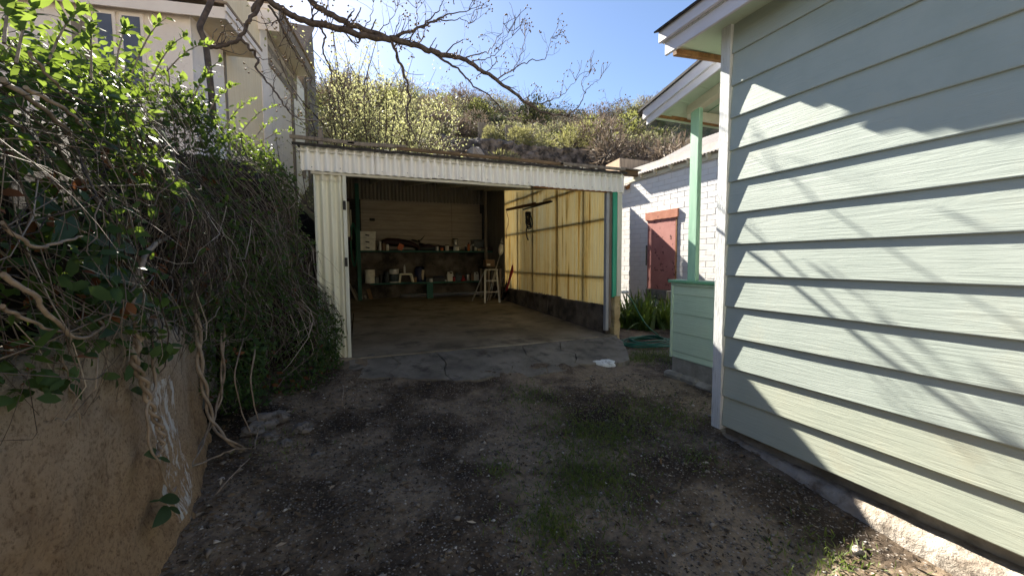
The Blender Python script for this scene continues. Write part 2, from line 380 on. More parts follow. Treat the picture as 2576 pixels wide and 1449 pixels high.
# ------------------------------------------------------------------ concrete retaining wall at left (curved, battered, worn)
def retaining_wall():
    m, t, bs = new_mat('rough_tan_concrete'); co = coords(t)
    n1 = N(t, 'ShaderNodeTexNoise', Scale=1.5, Detail=9, Roughness=.66); n2 = N(t, 'ShaderNodeTexNoise', Scale=58, Detail=7, Roughness=.74)
    n3 = N(t, 'ShaderNodeTexNoise', Scale=7, Detail=8, Roughness=.7); n4 = N(t, 'ShaderNodeTexNoise', Scale=3.0, Detail=6, Roughness=.7)
    v = N(t, 'ShaderNodeTexVoronoi', Scale=85.0); st = coords(t, (3, 9, 2.6))
    for k in (n1, n2, n3, v): t.links.new(co, k.inputs['Vector'])
    t.links.new(st, n4.inputs['Vector'])
    sp = N(t, 'ShaderNodeSeparateXYZ'); t.links.new(N(t, 'ShaderNodeNewGeometry').outputs['Position'], sp.inputs[0])
    ht = N(t, 'ShaderNodeMath', operation='ADD'); n1s = N(t, 'ShaderNodeMath', operation='MULTIPLY'); n1s.inputs[1].default_value = .9
    t.links.new(n1.outputs['Fac'], n1s.inputs[0]); t.links.new(sp.outputs['Z'], ht.inputs[0]); t.links.new(n1s.outputs[0], ht.inputs[1])
    hs = N(t, 'ShaderNodeMath', operation='MULTIPLY'); hs.inputs[1].default_value = .5; t.links.new(ht.outputs[0], hs.inputs[0]); ht = hs
    col = ramp(t, ht.outputs[0], [(.46, (.58, .40, .235)), (.60, (.60, .46, .32)), (.80, (.56, .49, .40))])   # bare ochre aggregate below, grey skim coat above
    col = mixc(t, .8, col, ramp(t, n3.outputs['Fac'], [(.33, (.6, .54, .48)), (.52, (1, 1, 1))]), 'MULTIPLY')
    col = mixc(t, .7, col, ramp(t, n2.outputs['Fac'], [(.37, (.30, .26, .22)), (.50, (1, 1, 1))]), 'MULTIPLY')
    dk = N(t, 'ShaderNodeTexNoise', Scale=2.2, Detail=6, Roughness=.7); t.links.new(coords(t, (2, 3.2, 1.1)), dk.inputs['Vector'])
    col = mixc(t, ramp(t, dk.outputs['Fac'], [(.56, (0, 0, 0)), (.76, (.5, .5, .5))]), col, (.25, .20, .155))
    wy = N(t, 'ShaderNodeMath', operation='COMPARE'); wy.inputs[1].default_value = 2.66; wy.inputs[2].default_value = .15; t.links.new(sp.outputs['Y'], wy.inputs[0])
    wz = N(t, 'ShaderNodeMath', operation='COMPARE'); wz.inputs[1].default_value = .52; wz.inputs[2].default_value = .36; t.links.new(sp.outputs['Z'], wz.inputs[0])
    ww = N(t, 'ShaderNodeMath', operation='MULTIPLY'); t.links.new(wy.outputs[0], ww.inputs[0]); t.links.new(wz.outputs[0], ww.inputs[1])
    lim = mixc(t, 1.0, ramp(t, n4.outputs['Fac'], [(.50, (0, 0, 0)), (.57, (1, 1, 1))]), ww.outputs[0], 'MULTIPLY')
    col = mixc(t, lim, col, (.88, .86, .82))                                         # flakes of old whitewash
    t.links.new(col, bs.inputs['Base Color']); bs.inputs['Roughness'].default_value = .92; bs.inputs['Specular IOR Level'].default_value = .2
    ad = N(t, 'ShaderNodeMath', operation='ADD'); t.links.new(n2.outputs['Fac'], ad.inputs[0]); t.links.new(n3.outputs['Fac'], ad.inputs[1])
    bump(t, bs, ad.outputs[0], 1.0, .035)
    w = thing('retaining_wall', 'rough tan concrete retaining wall with flaking whitewash under the vines', 'wall', (-1, 2, 0))
    w.matrix_world.translation = (-1, 2, 0)
    zs = list(np.arange(-.3, 1.34, .045)); V = []; ysw = list(np.arange(-2.5, 3.62, .05))
    ring = [(y, 0) for y in ysw]+[(3.62+.045*math.sin(a), .045*(1-math.cos(a))) for a in np.linspace(.2, PI/2, 5)]+[(3.668, .045+k*.07) for k in range(1, 7)]
    nw = len(zs)
    for (y, back) in ring:
        top = 1.22+.10*noise.noise((y*1.4, 0, 2))+.05*noise.noise((y*5, 0, 4)) - .20*sstep(2.4, 3.6, y)
        for k, z in enumerate(zs):
            zz = min(z, top); over = max(0, z-top)
            x = -.90 - .05*zz - back*1.0 + .075*sstep(.45, -.1, zz) - .13*sstep(2.7, 3.7, y) - over*1.4
            d = .022*noise.fractal((y*2.2, zz*2.2, .3), 1, 2, 4)+.014*noise.fractal((y*9, zz*9, 7), 1, 2, 4)
            d -= .03*max(0, noise.noise((y*3.1+4, zz*4.4, 9))-.28)*3*sstep(.9, .6, zz)
            V.append((x+d+1, y-2, zz + (.02 if over else 0)))
    F = [(j*nw+i, (j+1)*nw+i, (j+1)*nw+i+1, j*nw+i+1) for j in range(len(ring)-1) for i in range(nw-1)]
    me = np_mesh('wall_face', V, F); smooth(me); obj('wall_face', me, m, w)
    b = MB()                                            # the wall steps back past its corner and runs on behind the vines
    for j in range(9):
        y0 = 3.73+j*.21; b.box((-1.33+1+.02*math.sin(j*2.1), y0-2+.1, .5), (.12, .212, 1.5+.06*math.sin(j*3)), bev=.015)
    b.build('wall_return', M['concrete'], w)
retaining_wall()

# ------------------------------------------------------------------ garage slab and broken apron
def zslab(x, y): return .29+(y-5.45)*.032
b = MB(); b.prism([(-.34, 5.42), (1.1, 5.44), (2.3, 5.40), (4.02, 5.44), (4.02, 11.86), (-.34, 11.86)], .28, 'z', -.28, zslab)
gf = b.build('garage_floor', M['slab']); tag(gf, 'stained concrete floor slab inside the open garage', kind='structure')
b = MB(); b.prism([(-.03, 5.7), (-.018, 5.7), (.02, 7.4), (.06, 9.2), (.045, 9.2), (.0, 7.4)], .004, 'z', .0, zslab); b.build('floor_crack', M['soil'], gf)
ap = bpy.data.objects.new('apron', None); link(ap); tag(ap, 'broken sloping concrete apron before the garage opening', kind='structure')
def zap(x, y): return .275-.16*max(0, min(1.6, (5.42-y)))
cr = [  # crack lines from the slab edge down to the front, and the broken front edge between them
    [(-.05, 5.42), (-.06, 5.1), (-.02, 4.86)], [(.47, 5.42), (.55, 5.15), (.40, 4.92), (.44, 4.62)], [(1.04, 5.42), (1.10, 5.05), (1.02, 4.72), (1.06, 4.34)],
    [(1.66, 5.42), (1.72, 5.08), (1.90, 4.72), (1.74, 4.50), (1.80, 4.20)], [(2.30, 5.42), (2.22, 5.02), (2.34, 4.70), (2.24, 4.24)], [(2.95, 5.42), (2.80, 5.12), (2.92, 4.90), (2.74, 4.60), (2.78, 4.38)], [(3.96, 5.42), (3.95, 5.2), (3.58, 4.55)]]
fronts = [[(.2, 4.82)], [(.70, 4.66), (.9, 4.60)], [(1.3, 4.46), (1.55, 4.50)], [(2.0, 4.38)], [(2.5, 4.44)], [(3.1, 4.52), (3.4, 4.46)]]
for c_ in cr[1:6]: c_[-1] = (c_[-1][0], c_[-1][1]+.18)
GAP = .006
pieces = [[(x+GAP, y) for x, y in cr[i]]+fronts[i]+[(x-GAP, y) for x, y in cr[i+1][::-1]] for i in range(6)]
for q in pieces:
    pp = []; q = q[::-1]
    for i, a in enumerate(q):
        c = q[(i+1) % len(q)]
        for k in range(4):
            s = k/4; x, y = a[0]*(1-s)+c[0]*s, a[1]*(1-s)+c[1]*s
            pp.append((x+.03*noise.noise((x*6, y*6, 1)), y+.03*noise.noise((x*6, y*6, 5))))
    lift = random.uniform(-.004, .004); n = len(pp); cx = sum(p[0] for p in pp)/n; cy = sum(p[1] for p in pp)/n
    vs = [(x, y, zap(x, y)-.20) for x, y in pp]+[(x, y, zap(x, y)+lift-.004) for x, y in pp]
    vs += [(x+(cx-x)*.006, y+(cy-y)*.006, zap(x, y)+lift) for x, y in pp]+[(cx, cy, zap(cx, cy)+lift+.003)]
    fs = [(i, (i+1) % n, n+(i+1) % n, n+i) for i in range(n)]+[(n+i, n+(i+1) % n, 2*n+(i+1) % n, 2*n+i) for i in range(n)]+[(2*n+i, 2*n+(i+1) % n, 3*n) for i in range(n)]
    MB().add(vs, fs).build('slab_piece', M['apron'], ap)
# ------------------------------------------------------------------ sage green lap-sided house at right
HX, HC = 2.80, 2.365                                     # wall plane, far corner
house = thing('clapboard_house', 'sage green lap-sided house with a white corner board and roofed porch', 'house', (HX, HC, 0))
def hb(): return MB()
def part(b, name, mat, parent=None, root=None):
    o = b.build(name, mat, None); r = root or house; p = parent or r
    o.parent = p
    if not parent: o.matrix_parent_inverse = Matrix.Translation(-Vector(r.location))
    return o
LAP = .2435; Z0 = .155
def lap_board(x, y0, y1, z0, h, lap, t=.022, wob=.0022, seed=0, top=None):
    """one lapped board on a wall facing -x, thicker at its lower edge"""
    k = 26; V = []
    for i in range(k+1):
        y = y0+(y1-y0)*i/k; w = wob*noise.noise((y*1.3, seed*3.7, 2)); zb = z0+.0015*noise.noise((y*2.1, seed, 7)); zt = z0+h+lap
        V += [(x+.004, y, zt), (x-t-w+.002, y, zb+.006), (x-t-w+.004, y, zb), (x+.006, y, zb)]
        # front face top tucks under the board above
        V[-4] = (x-.001, y, zt)
    F = []
    for i in range(k):
        a, c = i*4, (i+1)*4
        F += [(a, c, c+1, a+1), (a+1, c+1, c+2, a+2), (a+2, c+2, c+3, a+3)]
    return MB().add(V, F, False)
for k in range(14):
    z = Z0+LAP*k; part(lap_board(HX, HC, -4.0, z, LAP, .02, seed=k), 'siding_board', M['siding' if k > 1 else 'siding_low'])
part(hb().box((HX+.13, -.8, 1.9), (.24, 6.3, 3.4)), 'sheathing', M['soffit'])
# corner board: slightly wavy old timber
cb = MB(); V = []; k = 40
for i in range(k+1):
    z = .12+(3.36-.12)*i/k; w = .005*noise.noise((1, z*2.2, 4))+.003*noise.noise((3, z*7, 1)); f = .002*noise.noise((6, z*5, 2))
    V += [(HX-.035+f, HC+.004+w, z), (HX-.035+f, HC+.088+w*.5, z), (HX+.05, HC+.09, z), (HX+.05, HC+.004+w, z)]
F = [(a*4+j, a*4+(j+1) % 4, (a+1)*4+(j+1) % 4, (a+1)*4+j) for a in range(k) for j in range(4)]+[(0, 3, 2, 1), (k*4, k*4+1, k*4+2, k*4+3)]
part(cb.add(V, F), 'corner_board', M['trim'])
# eave: soffit, fascia boards, drip board, shingles
E0, EZ, EY = 2.545, 3.228, 2.825
part(hb().box((E0+.006, (EY-4)/2, EZ+.098), (.026, EY+4, .196), bev=.004), 'fascia_board', M['fascia'])
part(hb().box((E0-.035, (EY+.03-4)/2, EZ+.155), (.030, EY+.03+4, .098), bev=.004), 'crown_board', M['fascia'])
part(hb().box((E0-.012, (EY+.012-4)/2, EZ+.106), (.016, EY+.012+4, .012)), 'shadow_strip', M['trim'])
part(hb().box((2.90, (EY-.03-4)/2, EZ+.075), (.58, EY-.03+4, .012)), 'soffit_panel', M['soffit'])
part(hb().box((2.95, EY-.05, EZ+.040), (.70, .05, .045), rot=Matrix.Rotation(R(-4), 3, 'Y'), bev=.004), 'rafter_end', M['rawwood'])
part(hb().add([(E0+.02, EY-.012, EZ+.06), (4.2, EY-.012, EZ+.06), (4.2, EY-.012, EZ+.80), (E0+.02, EY-.012, EZ+.225), (E0+.02, EY-.035, EZ+.06), (4.2, EY-.035, EZ+.06), (4.2, EY-.035, EZ+.80), (E0+.02, EY-.035, EZ+.225)], [(0, 1, 2, 3), (7, 6, 5, 4), (0, 4, 5, 1), (1, 5, 6, 2), (2, 6, 7, 3), (3, 7, 4, 0)]), 'rake_board', M['trim'])
for j in range(9):                                       # shingle courses climbing the slope; the lowest shows its ragged edge
    x0 = E0-.075+j*.13; z0 = EZ+.212+j*.047
    b = MB()
    for i in range(23):
        y0 = EY+.05-i*.30; b.box((x0+.09+random.uniform(-.006, .006), y0-.15, z0+.02), (.2, .296, .012), rot=Matrix.Rotation(R(-20), 3, 'Y'))
    part(b, 'shingle_course', M['shingle'])
part(hb().add([(E0-.05, EY+.03, EZ+.19), (E0-.05, -4, EZ+.19), (6.5, -4, EZ+1.6), (6.5, EY+.03, EZ+1.6)], [(0, 1, 2, 3)]).box((4.6, -.8, 1.7), (3.2, 6.2, 3.3)), 'roof_deck', M['shingle'])
M['kerb'] = surf('crumbled_kerb_concrete', (.26, .22, .175), (.42, .375, .32), 6, .9, .9, .02, c3=(.15, .115, .085), s3=9, w3=(.5, .66), bscale=38)
# foundation and the crumbling kerb of old concrete along its foot
part(hb().box((HX+.16, -.85, .0), (.18, 6.5, .34)), 'foundation', M['concrete'])
V = []; k = 420
for i in range(k+1):
    y = 2.5-5.5*i/k; e = .022*noise.noise((y*3.1, 0, 8))+.010*noise.noise((y*9, 0, 3))+.005*noise.noise((y*25, 0, 3)); zt = .055+.010*noise.noise((y*5, 2, 1))+.004*noise.noise((y*23, 2, 1)); o = .10*sstep(.6, 2.3, y)
    V += [(2.68+e*.7+o, y, -.18), (2.70+e+o, y, zt-.05), (2.712+e+o, y, zt-.014), (2.74+e*.6+o, y, zt), (2.92, y, zt+.012), (2.92, y, -.12)]
F = [(a*6+j, a*6+j+1, (a+1)*6+j+1, (a+1)*6+j) for a in range(k) for j in range(5)]
part(hb().add(V, F, True), 'kerb', M['kerb'])
# ---- porch at the far end: half wall, rail cap, post, beam, ceiling, sloping rake
PX = 3.75; PY0, PY1 = 2.5, 3.94
ph = [(.305, .175), (.37, .235), (.605, .235), (.84, .235), (1.075, .14)]
for k, (z, h) in enumerate([(.29, .075), (.365, .237), (.602, .237), (.839, .237), (1.076, .118)]):
    part(lap_board(PX, PY1, PY0, z, h, .012, t=.012, seed=k+30), 'porch_siding_board', M['siding_green'])
part(hb().box((PX+.07, (PY0+PY1)/2, .74), (.12, PY1-PY0, .9)), 'porch_wall_core', M['siding_green'])
part(hb().box((PX-.008, PY1+.012, .75), (.03, .026, .93), bev=.003), 'porch_corner_strip', M['siding_green'])
part(hb().box((PX-.012, (PY0+PY1)/2+.01, 1.203), (.024, PY1-PY0+.03, .03), bev=.004), 'rail_trim', M['siding_green'])
part(hb().box((PX+.06, (PY0+PY1)/2+.02, 1.238), (.22, PY1-PY0+.07, .038), bev=.008), 'porch_rail', M['green_rail'])
part(hb().box((PX+.04, 3.675, 2.26), (.062, .125, 2.01), bev=.006), 'porch_post', M['green_post'])
part(hb().box((PX+.10, (PY0+PY1)/2, .0), (.2, PY1-PY0+.0, .58)), 'porch_footing', M['concrete'])
b = MB(); 
for j in range(6):
    b.box((PX-.02+.02*math.sin(j*2.3), 2.62+j*.25, .02+.012*math.sin(j*1.7)), (.17+.05*math.sin(j), .26, .17), rot=rotz(.06*math.sin(j*4)), bev=.03)
part(b, 'footing_stone', M['concrete'])
RXP = 3.40                                               # rake face of the porch roof
a_ = atx(1618, 278, RXP); c_ = atx(1818, 112, RXP); a2 = atx(1633, 330, RXP); c2 = atx(1818, 180, RXP)
dz = (c_.z-a_.z)/(c_.y-a_.y)                             # roof slope (falls away from the house)
def pz(y, off): return a_.z+(y-a_.y)*dz+off
hgt = a_.z-pz(a2.y, 0)+pz(a2.y, 0)-a2.z + (pz(a2.y, 0)-a_.z)
YE = a_.y; YH = 2.46
def sloped(x0, x1, y0, y1, off0, off1, name, mat, dy=0):
    vs = [(x, y, pz(y, o)) for x in (x0, x1) for y in (y0, y1) for o in (off0, off1)]
    return part(MB().add(vs, [(0, 1, 3, 2), (4, 6, 7, 5), (0, 4, 5, 1), (2, 3, 7, 6), (0, 2, 6, 4), (1, 5, 7, 3)]), name, mat)
sloped(RXP+.012, RXP+.035, YE-.045, YH, -.198, -.098, 'porch_fascia_board', M['fascia'])
sloped(RXP-.016, RXP+.011, YE-.01, YH, -.118, -.012, 'porch_crown_board', M['fascia'])
sloped(RXP-.045, 7.2, YE+.035, YH, -.010, .016, 'porch_roof', M['shingle'])
sloped(RXP+.036, 7.2, YE-.10, YH, -.105, -.085, 'porch_ceiling', M['soffit'])
for j in range(5):                                        # short soffit panels between battens under the rake
    y0 = YE-.14-j*.27
    sloped(RXP+.05, PX-.05, y0-.02, y0, -.118, -.106, 'soffit_batten', M['soffit'])
for j in range(5): sloped(PX+.35+j*.42, PX+.362+j*.42, YE-.11, YH, -.112, -.106, 'ceiling_joint', M['green_rail'])
sloped(PX-.01, PX+.09, 3.78, YH, -.205, -.106, 'porch_beam', M['cream'])
sloped(RXP+.04, 7.2, YE-.10, YE-.125, -.150, -.106, 'porch_eave_board', M['soffit'])
sloped(RXP+.06, 7.1, YE-.127, YE-.150, -.140, -.106, 'eave_nailer', M['rawwood'])
part(hb().box((PX+1.6, 3.76, 3.20), (3.2, .05, .10), bev=.005), 'porch_header', M['cream'])

# ------------------------------------------------------------------ white painted brick house beyond
BX = 7.0
brick = thing('brick_house', 'white painted brick house with metal roof and boarded red doorway', 'house', (BX, 8, 0))
def bpart(b, name, mat, parent=None): return part(b, name, mat, parent, brick)
M['brick'] = surf('white_brick_paint', (.84, .82, .79), (.90, .88, .85), 3.5, .75, .5, .006, c3=(.62, .56, .50), s3=9, w3=(.64, .85))
M['mortar'] = surf('white_mortar', (.58, .55, .51), (.68, .65, .61), 9, .9, .5, .006)
M['redboard'] = surf('peeling_red_paint', (.52, .21, .18), (.60, .27, .23), 3, .6, .5, .006, (1, 1, 1), c3=(.12, .035, .028), s3=8.5, w3=(.60, .64), bscale=20)
M['redlintel'] = surf('salmon_lintel_paint', (.58, .22, .13), (.70, .30, .19), 4, .6, .4, .006, c3=(.35, .12, .08), s3=12, w3=(.6, .7))
M['roofmetal'] = surf('pale_roof_metal', (.50, .45, .40), (.62, .57, .51), 1.5, .45, .2, .004, (1, 6, 1), c3=(.33, .25, .18), s3=3, w3=(.6, .75), metal=.25)
DY0, DY1, DZ0, DZ1 = 7.29, 8.25, .79, 2.52             # boarded doorway
bpart(MB().box((BX+.0915, 9.5, 1.9), (.2, 8.6, 4.0)), 'wall_core', M['mortar'])
BL, BH, CT = .42, .114, .1205
bmesh_ = [MB().box((0, 0, 0), (.03, BL-.009, BH), bev=.005).mesh('brick') for _ in range(1)][0]; bmesh_.materials.append(M['brick'])
hmesh_ = MB().box((0, 0, 0), (.03, BL/2-.009, BH), bev=.005).mesh('brick'); hmesh_.materials.append(M['brick'])
nb_ = 0; rows = []
for c in range(31):
    z = .02+c*CT+BH/2
    for i in range(-1, 11):
        y = 5.6+i*BL+(BL/2 if c % 2 else 0)
        if y < 5.75 or y > 9.75: continue
        if z+BH/2 > 3.60: continue
        ms = bmesh_; lo, hi = y-BL/2, y+BL/2
        if hi > DY0 and lo < DY1 and DZ0-.02 < z < DZ1+.2:
            if lo < DY0-.06: yy = (lo+DY0)/2; ms = hmesh_; ylen = DY0-lo
            elif hi > DY1+.06: yy = (hi+DY1)/2; ms = hmesh_; ylen = hi-DY1
            else: continue
            sy = ylen/(BL/2)
        else: yy = y; sy = 1
        o = bpy.data.objects.new('brick', ms); link(o, brick)
        o.location = (-.001+random.uniform(-.0015, .0012), yy-8, z+random.uniform(-.001, .001)); o.scale = (1, sy, 1); o.rotation_euler = (random.uniform(-.006, .006), 0, random.uniform(-.003, .003)); nb_ += 1
dr = bpart(MB().box((BX-.015, (DY0+DY1)/2, (DZ0+DZ1)/2), (.03, DY1-DY0-.02, DZ1-DZ0), bev=.004), 'boarded_panel', M['redboard'])
V = []; k = 30
for i in range(k+1):
    y = DY0-.06+(DY1-DY0+.12)*i/k; zb = DZ1-.04+.035*noise.noise((y*6, 0, 1))
    V += [(BX-.05, y, zb), (BX-.055, y, DZ1+.155), (BX+.02, y, DZ1+.165), (BX+.02, y, zb)]
F = [(a*4+j, a*4+(j+1) % 4, (a+1)*4+(j+1) % 4, (a+1)*4+j) for a in range(k) for j in range(4)]+[(0, 3, 2, 1), (k*4, k*4+1, k*4+2, k*4+3)]
bpart(MB().add(V, F), 'lintel', M['redlintel'])
bpart(MB().box((BX-.02, DY0-.015, (DZ0+DZ1)/2), (.03, .035, DZ1-DZ0), bev=.004), 'door_jamb', M['rawwood'])
bpart(MB().box((BX-.035, DY1+.02, 1.62), (.03, .03, .5), bev=.004), 'door_strap', M['shingle'])
bpart(MB().box((BX-.03, (DY0+DY1)/2, DZ0-.12), (.08, DY1-DY0, .22), bev=.01), 'door_sill', M['concrete'])
# corrugated roof, its lower edge over rafter tails
th = R(27); du = Vector((0, 1, 0)); dv = Vector((math.cos(th), 0, math.sin(th)))
for j in range(4):
    bpart(MB().corr((BX-.15, 4.9+j*1.0, 3.68-.004*j), (0, 1, 0), dv, 1.03, 2.6, .09, .011, nv=3), 'roof_sheet', M['roofmetal'])
bpart(MB().corr((BX-.15, 8.92, 3.47), (0, 1, 0), dv, 3.0, 2.4, .09, .011, nv=3), 'lower_roof_sheet', M['roofmetal'])
for j in range(7):
    y = 5.35+j*.52
    bpart(MB().beam((BX-.12, y, 3.615), (BX+.3, y, 3.60+.54*math.tan(th)), .05, .10, bev=.004), 'rafter_tail', M['cream'])
for j in range(3):
    y = 9.0+j*.4
    bpart(MB().beam((BX-.12, y, 3.405), (BX+.3, y, 3.39+.54*math.tan(th)), .05, .09, bev=.004), 'rafter_tail', M['rawwood'])
bpart(MB().box((BX-.02, 7.2, 3.60), (.04, 4.0, .10), bev=.004), 'wall_plate', M['cream'])

# weathered fence of upright boards closing the gap between garage and brick house
fence = thing('board_fence', 'weathered grey board fence between the garage and the white brick house', 'fence', (5.5, 9.3, 0))
M['greywood'] = surf('weathered_grey_wood', (.17, .145, .12), (.29, .25, .205), 2, .85, .5, .006, (9, 9, .7), c3=(.07, .055, .045), s3=4, w3=(.58, .74))
for j in range(18):
    part(MB().box((4.16+j*.158, 9.32+random.uniform(-.004, .004), 1.65+random.uniform(-.02, .02)), (.15, .024, 3.05), bev=.003), 'board', M['greywood'], None, fence)
for z in (.8, 2.7): part(MB().box((5.5, 9.365, z), (2.8, .05, .09)), 'rail', M['greywood'], None, fence)
# ------------------------------------------------------------------ corrugated garage
GY, GB, GX0, GX1 = 5.495, 11.9, -.05, 3.93
garage = thing('garage', 'open corrugated metal garage with white fascia and yellow translucent side wall', 'garage', (1.9, GY, .3))
def gp(b, name, mat, parent=None): return part(b, name, mat, parent, garage)
def metal_paint(name, c1, c2, rust, streak=(7, 7, .6)):
    return surf(name, c1, c2, 2.2, .5, .12, .003, streak, c3=rust, s3=5, w3=(.63, .80), metal=.1, bscale=9)
M['corrwhite'] = metal_paint('white_corrugated_paint', (.80, .79, .74), (.88, .87, .83), (.55, .50, .41))
M['corrcream'] = metal_paint('cream_corrugated_paint', (.72, .72, .56), (.82, .81, .66), (.48, .45, .32))
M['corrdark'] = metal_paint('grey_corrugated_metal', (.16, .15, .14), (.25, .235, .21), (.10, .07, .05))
M['whitewood'] = surf('old_white_wood', (.55, .54, .46), (.68, .66, .58), 2, .75, .4, .005, (1, 6, 8), c3=(.30, .26, .20), s3=5, w3=(.6, .76))
M['backboard'] = surf('shade_toned_wall_board', (.36, .31, .255), (.46, .40, .33), 2, .8, .3, .004, (1, 6, 8), c3=(.22, .18, .14), s3=4, w3=(.58, .76))  # interior shade put into the colour: darker copy of the old white wood
M['whitepost'] = surf('flaking_white_post', (.60, .62, .52), (.74, .75, .66), 2, .7, .5, .005, (9, 9, .7), c3=(.25, .22, .16), s3=9, w3=(.66, .74))
M['turquoise'] = surf('turquoise_post_paint', (.02, .30, .18), (.04, .40, .26), 3, .5, .4, .004, (8, 8, .6), c3=(.015, .17, .11), s3=6, w3=(.6, .75))
M['teal'] = surf('dark_teal_paint', (.012, .085, .065), (.025, .13, .10), 3, .6, .3, .004, c3=(.02, .05, .04), s3=6, w3=(.6, .75))
M['greypost'] = surf('grey_painted_steel', (.28, .30, .33), (.36, .38, .41), 3, .5, .2, .003, c3=(.16, .15, .14), s3=12, w3=(.66, .76))
M['stem'] = surf('damp_stem_wall', (.075, .062, .05), (.18, .15, .12), 2.6, .9, .7, .012, c3=(.035, .03, .025), s3=2.2, w3=(.46, .62), detail=9, bscale=14)
M['edgewood'] = surf('dark_edge_wood', (.10, .065, .035), (.22, .15, .085), 2, .8, .5, .006, (1.2, 14, 14), c3=(.05, .035, .025), s3=6, w3=(.55, .7))
M['tar'] = surf('black_roofing_felt', (.022, .022, .022), (.055, .05, .046), 20, .85, .6, .008)
def fibreglass():
    m, t, bs = new_mat('yellowed_fibreglass'); co = coords(t, (1, 9, .35)); co2 = coords(t, (1, 1, 1))
    n = N(t, 'ShaderNodeTexNoise', Scale=1.6, Detail=6, Roughness=.6); t.links.new(co, n.inputs['Vector'])
    n2 = N(t, 'ShaderNodeTexNoise', Scale=2.4, Detail=6, Roughness=.65); t.links.new(co2, n2.inputs['Vector'])
    col = ramp(t, n.outputs['Fac'], [(.34, (.55, .33, .07)), (.40, (.98, .74, .26)), (.62, (1.0, .85, .40))])
    col = mixc(t, .3, col, ramp(t, n2.outputs['Fac'], [(.3, (.72, .6, .4)), (.5, (1, 1, 1))]), 'MULTIPLY')
    t.links.new(col, bs.inputs['Base Color']); bs.inputs['Roughness'].default_value = .45
    tr = N(t, 'ShaderNodeBsdfTranslucent'); t.links.new(col, tr.inputs['Color'])
    mx = N(t, 'ShaderNodeMixShader'); mx.inputs[0].default_value = .95
    t.links.new(bs.outputs[0], mx.inputs[1]); t.links.new(tr.outputs[0], mx.inputs[2])
    t.links.new(mx.outputs[0], t.nodes['Material Output'].inputs[0]); return m
M['fibre'] = fibreglass()
def zr(y): return 2.62+(y-5.5)*.152                     # underside of the rafters
# fascia sheets, each lapped over the next
FX = [-.50, .30, 1.02, 1.70, 2.78, 4.11]; FZ0, FZ1 = 2.592, 2.905
for i in range(5):
    t0 = .012*math.sin(i*2.2); s = gp(MB().corr((FX[i], GY-.038-.003*(i % 2), FZ1+.006*math.sin(i)), (1, 0, 0), (.0, 0, -1), FX[i+1]-FX[i]+.03, FZ1-FZ0+t0*.4, .104, .021, nv=3, phase=i*.4), 'fascia_sheet', M['corrwhite'])
    b = MB()
    for k in range(int((FX[i+1]-FX[i])/.31)):
        for z in (FZ0+.045, FZ1-.05): b.box((FX[i]+.12+k*.312, GY-.052, z+random.uniform(-.01, .01)), (.012, .008, .012), bev=.003)
    n_ = b.build('nail_heads', M['greypost'], s); n_['kind'] = 'stuff'
gp(MB().box((1.8, GY+.03, 2.745), (4.56, .05, .27)), 'header', M['whitewood'])
gp(MB().box((1.05, GY+.02, 2.578), (2.9, .07, .035), bev=.004), 'header_trim', M['whitewood'])
gp(MB().box((3.2, GY+.022, 2.588), (1.3, .06, .022), bev=.003), 'header_trim', M['rawwood'])
# roof: decking, felt with a torn front edge, loose boards at the left end, tin lip
def roof_slab(x0, x1, y0, y1, o0, o1, name, mat):
    vs = [(x, y, zr(y)+o) for x in (x0, x1) for y in (y0, y1) for o in (o0, o1)]
    return gp(MB().add(vs, [(0, 1, 3, 2), (4, 6, 7, 5), (0, 4, 5, 1), (2, 3, 7, 6), (0, 2, 6, 4), (1, 5, 7, 3)]), name, mat)
for j in range(33):                                      # sheathing planks seen from below
    y0 = 5.44+j*.199
    roof_slab(-.52, 4.12, y0, y0+.192, .20, .222, 'roof_plank', M['whitewood'])
for x in (-.3, .62, 1.54, 2.46, 3.38, 3.9): roof_slab(x-.025, x+.025, 5.52, 11.95, .03, .20, 'rafter', M['whitewood'])
V = []; k = 90
for i in range(k+1):
    x = -.58+4.74*i/k; e = .02*noise.noise((x*7, 0, 3))+.012*noise.noise((x*23, 0, 1)); zt = zr(5.45)+.285+.010*noise.noise((x*5, 1, 1))+.006*noise.noise((x*19, 1, 1))
    V += [(x, 5.408+e, zt-.035), (x, 5.403+e, zt), (x, 5.9, zt+.09), (x, 12.05, zr(12.05)+.30)]
F = [(a*4+j, (a+1)*4+j, (a+1)*4+j+1, a*4+j+1) for a in range(k) for j in range(3)]
gp(MB().add(V, F), 'roof_felt', M['tar'])
for (x0, x1, z, ml, tilt) in ((-.60, .10, 2.955, 'greywood', .01), (.02, .72, 2.952, 'greywood', -.035), (.60, 2.0, 2.935, 'edgewood', .0), (1.98, 3.0, 2.935, 'edgewood', .004), (2.95, 4.12, 2.938, 'greywood', .0)):
    gp(MB().box(((x0+x1)/2, 5.420, z), (x1-x0, .03, .042), rot=Matrix.Rotation(tilt, 3, 'Y'), bev=.004), 'edge_board', M[ml])
gp(MB().beam((4.09, 5.50, 2.90), (4.42, 5.50, 2.905), .06, .085, bev=.006), 'purlin_end', M['edgewood'])
gp(MB().box((4.24, 5.50, 2.958), (.40, .16, .018), rot=Matrix.Rotation(.03, 3, 'Y'), bev=.003), 'purlin_tin', M['greywood'])
b = MB()
for x in (1.10, 1.16, 1.74, 1.83, 2.52, 2.58, 3.08, 3.16, 3.34, 3.40, 3.62): b.lathe((x, 5.47, 2.915+.0+zr(5.47)-2.615+.004), [(.001, .026), (.016, .02), (.02, .006), (.012, -.01)], 8)
o = gp(b, 'roof_patch_lumps', M['whitestone']); o['kind'] = 'stuff'
